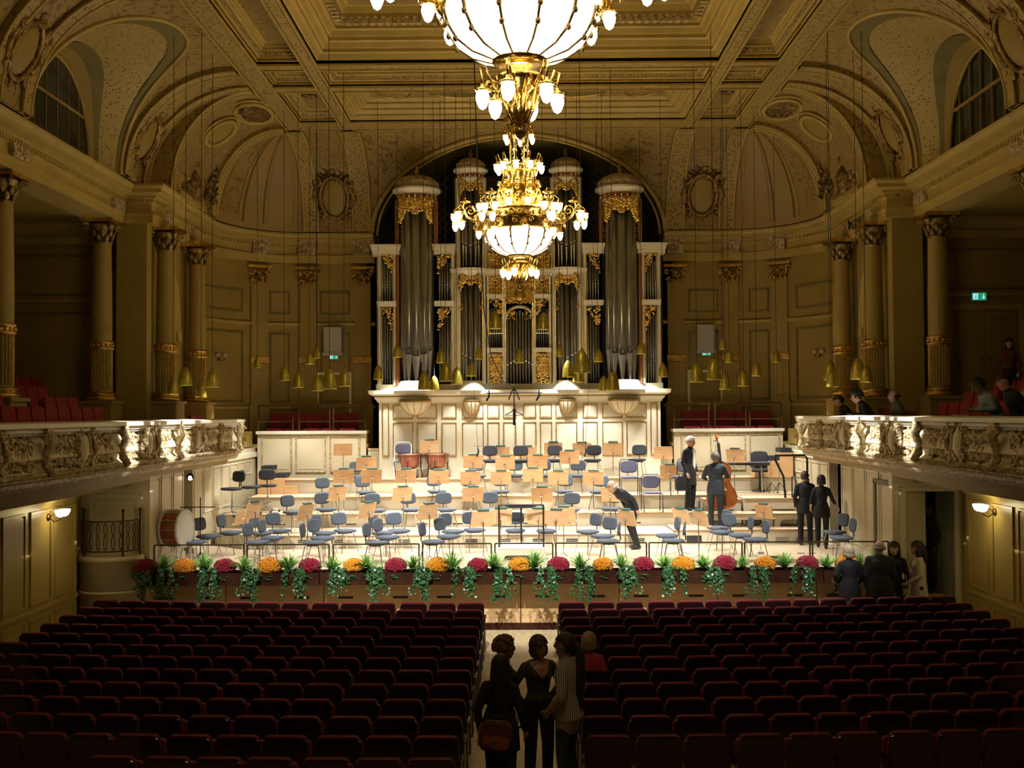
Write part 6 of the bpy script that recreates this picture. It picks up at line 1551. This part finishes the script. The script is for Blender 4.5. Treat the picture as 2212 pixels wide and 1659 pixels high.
        capsule(m,an,V(hl.x,hl.y,.045*s),.045*s,.042*s); capsule(m,V(hl.x,hl.y,.042*s),to,.042*s,.033*s); segs.append((V(hl.x,hl.y,.03*s),to,.05*s,.04*s,3))
    me=m.mesh('tmp','black'); o=bpy.data.objects.new('tmp',me); COL.objects.link(o)
    md=o.modifiers.new('r','REMESH'); md.mode='VOXEL'; md.voxel_size=vox; sm=o.modifiers.new('s','SMOOTH'); sm.iterations=3; sm.factor=.5
    dg=bpy.context.evaluated_depsgraph_get(); body=bpy.data.meshes.new_from_object(o.evaluated_get(dg)); bpy.data.objects.remove(o)
    nf=len(body.polygons); C=np.empty(nf*3); body.polygons.foreach_get('center',C); C=C.reshape(-1,3)
    D=np.stack([seg_d(C,a,b,ra,rb) for a,b,ra,rb,_ in segs]); reg=np.array([x[4] for x in segs])[D.argmin(0)]
    if vneck:
        zc=J['che'].z-.02*s; reg[(reg==1)&(C[:,1]>.03)&(C[:,2]>zc)&(np.abs(C[:,0])<(C[:,2]-zc)*.62+.015)&(np.abs(C[:,0])<.11)]=0
    # fingers, eyes and lips joined to the same mesh
    nv=len(body.vertices); Vv=np.empty(nv*3); body.vertices.foreach_get('co',Vv); vs=[tuple(v) for v in Vv.reshape(-1,3)]; fs=[tuple(p.vertices) for p in body.polygons]
    ex=MB(); ex.v=vs; ex.f=fs; ex.m=[int(r) for r in reg]; ex.s=[True]*nf
    for n in 'lr':
        k=-1 if n=='l' else 1; w=J['wr'+n]; d=(w-J['el'+n]).normalized(); sd=d.cross(V(0,1,0)); sd=sd.normalized() if sd.length>.2 else X; up=sd.cross(d).normalized(); pm=w+d*.075*s
        sd,up=up,sd
        for q,(off,ln) in enumerate(((-.027,.062),(-.009,.072),(.009,.07),(.026,.055))):
            a=pm+sd*off*s; cu=-up*(k*.0); b=a+(d*ln*.55+up*(-k)*.012)*s; c=b+(d*ln*.4+up*(-k)*.028)*s
            ex.path([a,b,c],[.0095*s,.0085*s,.0065*s],6,0)
        ex.path([w+d*.03*s+sd*.026*s,w+d*.065*s+sd*.05*s,w+d*.095*s+sd*.05*s],[.011*s,.0095*s,.007*s],6,0)
    for k in (-1,1):
        ex.sph((k*.031*hr,.083*hr,.028*hr),(.012*hr,.008*hr,.007*hr),8,6,4,Hm); ex.path([(k*.018*hr,.092*hr,.048*hr),(k*.034*hr,.089*hr,.051*hr),(k*.048*hr,.079*hr,.046*hr)],.0035*hr,5,4,M=Hm)
    ex.path([(-.022*hr,.086*hr,-.052*hr),(0,.094*hr,-.05*hr),(.022*hr,.086*hr,-.052*hr)],[.003*hr,.006*hr,.003*hr],6,5,M=Hm)
    t=ex.build('person',[pmat(tuple(skin),.55),pmat(top,.8,topkind),pmat(bottom,.85),pmat(shoe,.4),pmat((.02,.012,.01),.4),pmat((.32,.10,.08),.5)],None,label=label,cat='person')
    t.location=loc; t.rotation_euler=(0,0,rz)
    # hair
    if style!='bald':
        h=MB(); g=random.Random(len(label))
        def shell(zc,rx,ry,rz_,face_z=.045,back=-.08):
            n1,n2=20,12
            def fn(u,v):
                a=2*PI*u; th=v*PI*.5*1.55; x=math.sin(th)*math.sin(a); y=-math.sin(th)*math.cos(a); z=math.cos(th)
                lim=face_z if y>.25 else (face_z*(1-(.25-y)/1.0)+back*((.25-y)/1.0) if y>-.2 else back)
                zz=zc+z*rz_; zz=max(zz,lim)
                return tuple(Hm@Vector((x*rx*hr,(y*ry-.008)*hr,zz*hr)))
            h.grid(fn,n1,n2)
        if style in('short','curly','ponytail'): shell(.035,.090,.110,.108,.062,-.055)
        if style=='rim':
            h.path([Hm@Vector((.083*hr*math.sin(a),-.10*hr*math.cos(a),.0)) for a in [R(-105+15*i) for i in range(15)]],.022*hr,6)
        if style=='bob': shell(.035,.100,.118,.116,.058,-.10); h.sph((0,-.055*hr,-.03*hr),(.088*hr,.06*hr,.075*hr),12,8,0,Hm); [h.sph((k*.078*hr,-.005*hr,-.02*hr),(.024*hr,.06*hr,.075*hr),8,7,0,Hm) for k in(-1,1)]
        if style=='long': shell(.035,.100,.118,.116,.058,-.10); h.path([Hm@Vector((0,-.06*hr,.04*hr)),Hm@Vector((0,-.085*hr,-.08*hr)),Hm@Vector((0,-.09*hr,-.2*hr)),Hm@Vector((0,-.085*hr,-.27*hr))],[.085*hr,.095*hr,.085*hr,.05*hr],12); [h.sph((k*.078*hr,-.02*hr,-.06*hr),(.026*hr,.06*hr,.11*hr),8,7,0,Hm) for k in(-1,1)]
        if style=='curly':
            for i in range(90):
                a=g.random()*2*PI; th=math.acos(1-g.random()*1.25); x,y,z=math.sin(th)*math.sin(a),-math.sin(th)*math.cos(a),math.cos(th)
                if y>.45 and z<.55: continue
                h.sph((x*.10*hr,(y*.118-.012)*hr,(.03+z*.11)*hr),.026*hr,6,5,0,Hm)
        if style=='ponytail':
            h.sph((0,-.11*hr,.03*hr),(.03*hr,.03*hr,.03*hr),8,6,0,Hm); h.path([Hm@Vector((0,-.11*hr,.03*hr)),Hm@Vector((0,-.155*hr,-.05*hr)),Hm@Vector((0,-.16*hr,-.25*hr)),Hm@Vector((0,-.15*hr,-.48*hr)),Hm@Vector((0,-.15*hr,-.62*hr))],[.03*hr,.045*hr,.05*hr,.04*hr,.012*hr],10)
        h.build('hair',pmat(tuple(hair),.6),t)
    return t,J
def face_dir(vx,vy): return math.atan2(-vx,vy)
BK=(.006,.006,.008); NV=(.012,.013,.022)
# on the stage
p=person('man in a dark suit bending over a music stand on stage',((1362-VX)*24.05/F,24.05,ST),face_dir(-.8,-.45),1.78,lean=48,top=NV,bottom=BK,hair=(.55,.50,.45),style='rim',arms=None,
  legs={'knl':(-.10,.06,.50),'anl':(-.12,-.06,.09),'tol':(-.13,.1,.035),'knr':(.12,-.02,.5),'anr':(.14,-.22,.09),'tor':(.15,-.06,.035)})
p=person('white-haired man in black tailcoat and white shirt on the risers',(4.12,26.5,Z2),face_dir(.75,-.66),1.80,top=BK,bottom=BK,hair=(.6,.57,.52),style='short',coat=.35,head_turn=12,look_down=8)
m=MB(); pj=p[1]; m.prism([(-.035,1.48),(.035,1.48),(.045,1.1),(.0,1.0),(-.045,1.1)],.03,'y',.118); m.build('shirt_front','white_gloss',p[0])
t=thing('instrument_bag','small black case hanging from the hand of the man in tails','bag',(3.87,26.26,Z2+.50),R(20)); m=MB(); m.rbx(-.14,.14,-.05,.05,.0,.34,.06,'y',n=4,sm=True); m.build('case_body','black',t); m=MB(); m.path([(-.05,0,.33),(-.04,0,.40),(.04,0,.40),(.05,0,.33)],.01,5); m.build('handle','black',t)
p=person('grey-haired man in slate blue jacket seen from behind, beside the double bass',(4.50,25.12,1.43),face_dir(.12,1),1.76,top=(.036,.05,.064),bottom=(.026,.028,.034),hair=(.16,.14,.12),style='short',coat=.16,bulk=1.05,
  arms={'ell':(-.27,.05,1.16),'wrl':(-.20,.24,1.10),'elr':(.28,.05,1.18),'wrr':(.24,.26,1.16)})
# double bass
t=thing('double_bass','orange-brown double bass standing upright behind the man in the slate jacket','double bass',(4.78,25.72,1.74),R(8))
Tl=Matrix.Rotation(R(-5),4,'Y')
out=[]
for z,w in ((0,.12),(.03,.24),(.12,.33),(.25,.345),(.40,.30),(.52,.225),(.60,.20),(.68,.215),(.80,.25),(.92,.25),(1.02,.20),(1.08,.10),(1.12,.03)): out.append((w,z))
P=[(w,z+.10) for w,z in out]+[(-w,z+.10) for w,z in reversed(out)]
m=MB(); m.prism(P,.2,'y',-.1,0,Tl); m.build('body','bass_varnish',t)
m=MB(); m.path([(w*.99,-.1,z+.10) for w,z in out]+[(-w*.99,-.1,z+.10) for w,z in reversed(out)],.013,5,0,closed=True,M=Tl); m.path([(w*.99,.1,z+.10) for w,z in out]+[(-w*.99,.1,z+.10) for w,z in reversed(out)],.013,5,0,closed=True,M=Tl); m.build('edging','bass_varnish',t)
m=MB(); m.path([(0,-.08,1.1),(0,-.08,1.62),(0,-.06,1.74)],[.03,.022,.02],8,0,M=Tl); m.path([(0,-.06,1.74),(0,-.10,1.80),(0,-.13,1.76)],[.025,.04,.02],8,0,M=Tl); m.build('neck','bass_varnish',t)
m=MB(); m.bx(-.03,.03,-.155,-.125,.62,1.64,0,Tl); m.build('fingerboard','black',t)
m=MB(); m.bx(-.09,.09,-.17,-.10,.52,.56,0,Tl); m.build('bridge','beech',t); m=MB(); m.bx(-.04,.04,-.15,-.13,.18,.42,0,Tl); m.build('tailpiece','black',t)
for k in range(4): m=MB(); m.tube(((k-1.5)*.014,-.16,.40),((k-1.5)*.012,-.13,1.7),.002,n=4,M=Tl); m.build('string','chrome',t)
for k in (-1,1):
    m=MB(); m.path([(k*.13,-.104,.52),(k*.11,-.104,.58),(k*.10,-.104,.66),(k*.08,-.104,.72)],.008,5,0,M=Tl); m.build('sound_hole','black',t)
    for z in (1.62,1.70): m=MB(); m.tube((k*.02,-.06,z),(k*.09,-.06,z),.010,n=6,M=Tl); m.build('tuning_peg','chrome',t)
m=MB(); m.tube((0,0,0),(0,0,.12),.01,n=6,M=Tl); m.build('endpin','chrome',t)
person('woman in black walking towards the right stage door, forearm bare',(6.66,24.15,ST),face_dir(.35,1),1.60,female=True,top=BK,bottom=BK,hair=(.03,.02,.015),style='bob',sleeves=.75,coat=.22,
  arms={'elr':(.27,-.05,1.14),'wrr':(.36,.08,.98),'ell':(-.24,-.02,1.14),'wrl':(-.26,.1,.95)},legs={'knl':(-.1,.12,.5),'anl':(-.1,.1,.09),'tol':(-.11,.26,.04),'knr':(.1,-.02,.5),'anr':(.1,-.2,.1),'tor':(.1,-.06,.03)})
person('man in dark suit walking ahead of the woman near the right stage door',(6.42,24.62,ST),face_dir(.25,1),1.66,top=NV,bottom=BK,hair=(.04,.035,.03),style='short',coat=.2)
m=MB(); m.bx(7.32,8.4,21.05,21.85,0,.58); S('floor_corridor_step',m,'stage_panel')
person('man in dark clothes standing in the open doorway right of the stage',(8.02,21.35,.58),face_dir(-1,-.2),1.74,top=(.02,.018,.018),bottom=(.015,.014,.014),hair=(.015,.01,.008),style='short',skin=(.10,.05,.03))
# in front of the stage at the right
person('blond woman in black seen from behind at the flower boxes',((1828-VX)*19.85/F,19.85,0),face_dir(-.1,1),1.68,female=True,top=BK,bottom=BK,hair=(.52,.42,.28),style='bob',coat=.35,bulk=1.08,arms={'ell':(-.27,.0,1.18),'wrl':(-.22,.2,1.06),'elr':(.25,-.02,1.14),'wrr':(.2,.15,.98)})
person('broad bald man in black seen from behind at the flower boxes',((1893-VX)*19.72/F,19.72,0),face_dir(.25,1),1.78,top=(.014,.014,.014),bottom=BK,hair=(.2,.17,.14),style='rim',bulk=1.28,coat=.3,skin=(.48,.28,.24))
person('dark-haired woman facing the hall beside the bald man',((1925-VX)*20.02/F,20.02,0),face_dir(-.5,-.85),1.72,female=True,top=BK,bottom=BK,hair=(.015,.01,.01),style='long')
p=person('woman in a pale jacket with long dark hair, in profile near the doorway',((1977-VX)*19.9/F,19.9,0),face_dir(-1,.15),1.74,female=True,top=(.62,.56,.44),bottom=BK,hair=(.015,.01,.01),style='long',coat=.2,arms={'ell':(-.24,.02,1.14),'wrl':(-.14,.22,1.0),'elr':(.24,.02,1.14),'wrr':(.14,.22,1.0)})
t=thing('programme','white folded programme held by the woman in the pale jacket','booklet',((1950-VX)*19.85/F,19.86,.92),R(70)); m=MB(); m.bx(-.075,.075,-.004,0,0,.2,0,Matrix.Rotation(R(8),4,'Y')); m.bx(-.075,.075,.0,.004,0,.2,0,Matrix.Rotation(R(5),4,'Y')); m.build('pages','white_gloss',t)
# in the aisle
person('curly-haired woman in the centre aisle, half hidden by a dark-haired woman',(-.20,11.95,0),face_dir(.9,.3),1.67,female=True,top=(.05,.05,.04),bottom=(.02,.02,.025),hair=(.20,.11,.04),style='curly',vox=.013)
p=person('dark-haired woman in a dark jacket seen from behind in the aisle, with an orange bag',(-.22,11.3,0),face_dir(.25,1),1.61,female=True,top=(.022,.021,.016),bottom=(.03,.03,.028),hair=(.022,.016,.011),style='long',coat=.25,bulk=1.12,vox=.013,arms={'elr':(.25,-.04,1.14),'wrr':(.27,.06,.92),'ell':(-.25,-.05,1.14),'wrl':(-.24,.0,.9)})
t=thing('shoulder_bag','orange and rust shoulder bag on the hip of the dark-haired woman in the aisle','bag',(-.29,11.08,.72),R(8))
m=MB(); m.rbx(-.155,.155,-.06,.05,0,.26,.055,'y',n=4,M=Matrix.Rotation(R(8),4,'Y'),sm=True); m.build('bag_body',pmat((.16,.05,.03)),t)
m=MB(); m.rbx(-.125,.135,-.067,-.058,.02,.14,.02,'y',n=3,M=Matrix.Rotation(R(12),4,'Y')); m.build('front_pocket',pmat((.42,.12,.02)),t)
m=MB(); m.bx(-.105,-.02,-.072,-.066,.03,.052,0,Matrix.Rotation(R(8),4,'Y')); m.sph((.0,-.068,.07),(.03,.006,.018),8,5); m.build('print',pmat((.10,.10,.07)),t)
m=MB(); m.path([(-.165,-.0,.2),(-.16,0,.02),(-.1,0,-.01),(.1,0,-.01),(.16,0,.05),(.165,0,.22),(.10,0,.275),(-.1,0,.275)],.008,5,0,closed=True,M=Matrix.Rotation(R(8),4,'Y')); m.build('piping',pmat((.45,.38,.18)),t)
m=MB(); m.path([(-.10,.0,.27),(-.06,-.06,.42),(.10,-.02,.66),(.20,.14,.70)],.014,6,flat=.4); m.build('strap',pmat((.02,.02,.02)),t)
p=person('woman with a brown bob in an olive top, facing the camera in the aisle',(.185,12.02,0),face_dir(.35,-1),1.67,female=True,top=((.075,.072,.04),(.035,.034,.018)),topkind='mottle',bottom=(.010,.010,.012),hair=(.075,.035,.018),style='bob',head_turn=15,vox=.012,vneck=1,bulk=1.04,skin=(.50,.26,.16),arms={'ell':(-.30,-.03,1.17),'wrl':(-.17,-.10,.98),'elr':(.30,-.03,1.17),'wrr':(.17,-.10,.98)})
m=MB(); m.path([(-.07*.95,.06,1.37),(-.05,.115,1.28),(0,.145,1.18),(.05,.115,1.28),(.07*.95,.06,1.37)],.006,5); m.build('necklace',pmat((.02,.015,.01)),p[0])
person('person with a long ponytail in a striped shirt, in profile in the aisle',(.50,11.75,0),face_dir(-1,.45),1.74,top=((.62,.60,.52),(.13,.12,.11)),topkind='stripe',bottom=(.055,.075,.10),hair=(.03,.02,.012),style='ponytail',sleeves=.62,vox=.013,bulk=1.1,coat=.10,arms={'ell':(-.25,-.02,1.13),'wrl':(-.2,.14,.95),'elr':(.27,-.06,1.13),'wrr':(.26,.05,.92)})
person('seated blond person in a pink top, right of the aisle',(.88,14.22,0),face_dir(.1,1),1.66,seated=True,female=True,top=(.55,.05,.16),bottom=BK,hair=(.40,.32,.16),style='bob',vox=.014)
# on the right gallery
def sitter(label,px,py,d,zf,**kw):
    x=(px-VX)*d/F; under=kw.pop('under'); kw.setdefault('lean',28); kw.setdefault('H',1.70)
    person(label,(x,d,zf),face_dir(-1,kw.pop('dy',0)),seated=True,**kw)
    gseat(x+.16,d,zf,R(90),f'red chair on the right gallery occupied by the {under}')
fw={'arms':{'ell':(-.24,.18,1.16),'wrl':(-.08,.42,1.14),'elr':(.24,.18,1.16),'wrr':(.08,.42,1.14)}}
sitter('dark-haired youth leaning on the right balcony rail, nearest the stage',1842,880,23.6,3.26,under='dark-haired youth at the rail',top=BK,hair=(.015,.01,.01),**fw)
sitter('curly dark-haired listener in black leaning over the right balcony rail',1884,875,22.6,3.34,under='curly-haired listener',top=BK,hair=(.02,.012,.01),style='curly',dy=.3,**fw)
sitter('bald man sitting back on the right gallery',1942,880,21.3,3.26,under='bald man',top=(.05,.045,.03),style='rim',lean=8,skin=(.25,.14,.09))
sitter('man in a pale blue shirt writing at the right balcony rail',2156,870,16.9,3.42,under='man in pale blue',top=(.22,.27,.30),hair=(.02,.014,.01),skin=(.30,.15,.09),look_down=20,**fw)
sitter('dark-haired person at the right edge of the photo on the gallery',2203,870,16.1,3.42,under='person at the photo edge',top=BK,hair=(.015,.01,.01),lean=20)
person('dark figure in reddish clothes standing beside the gallery door',(10.35,23.0,4.08),face_dir(-.6,-1),1.55,top=(.10,.02,.012),bottom=BK,hair=(.01,.01,.01),style='long',female=True)
t=thing('note_sheet','white note sheet under the hand of the man in the pale blue shirt','paper',((2140-VX)*16.9/F*.93,16.85,4.03)); m=MB(); m.bx(-.08,.08,-.11,.11,0,.006); m.build('sheet','white_gloss',t)
# one material slot clean-up is not needed: every mesh above carries its own slots
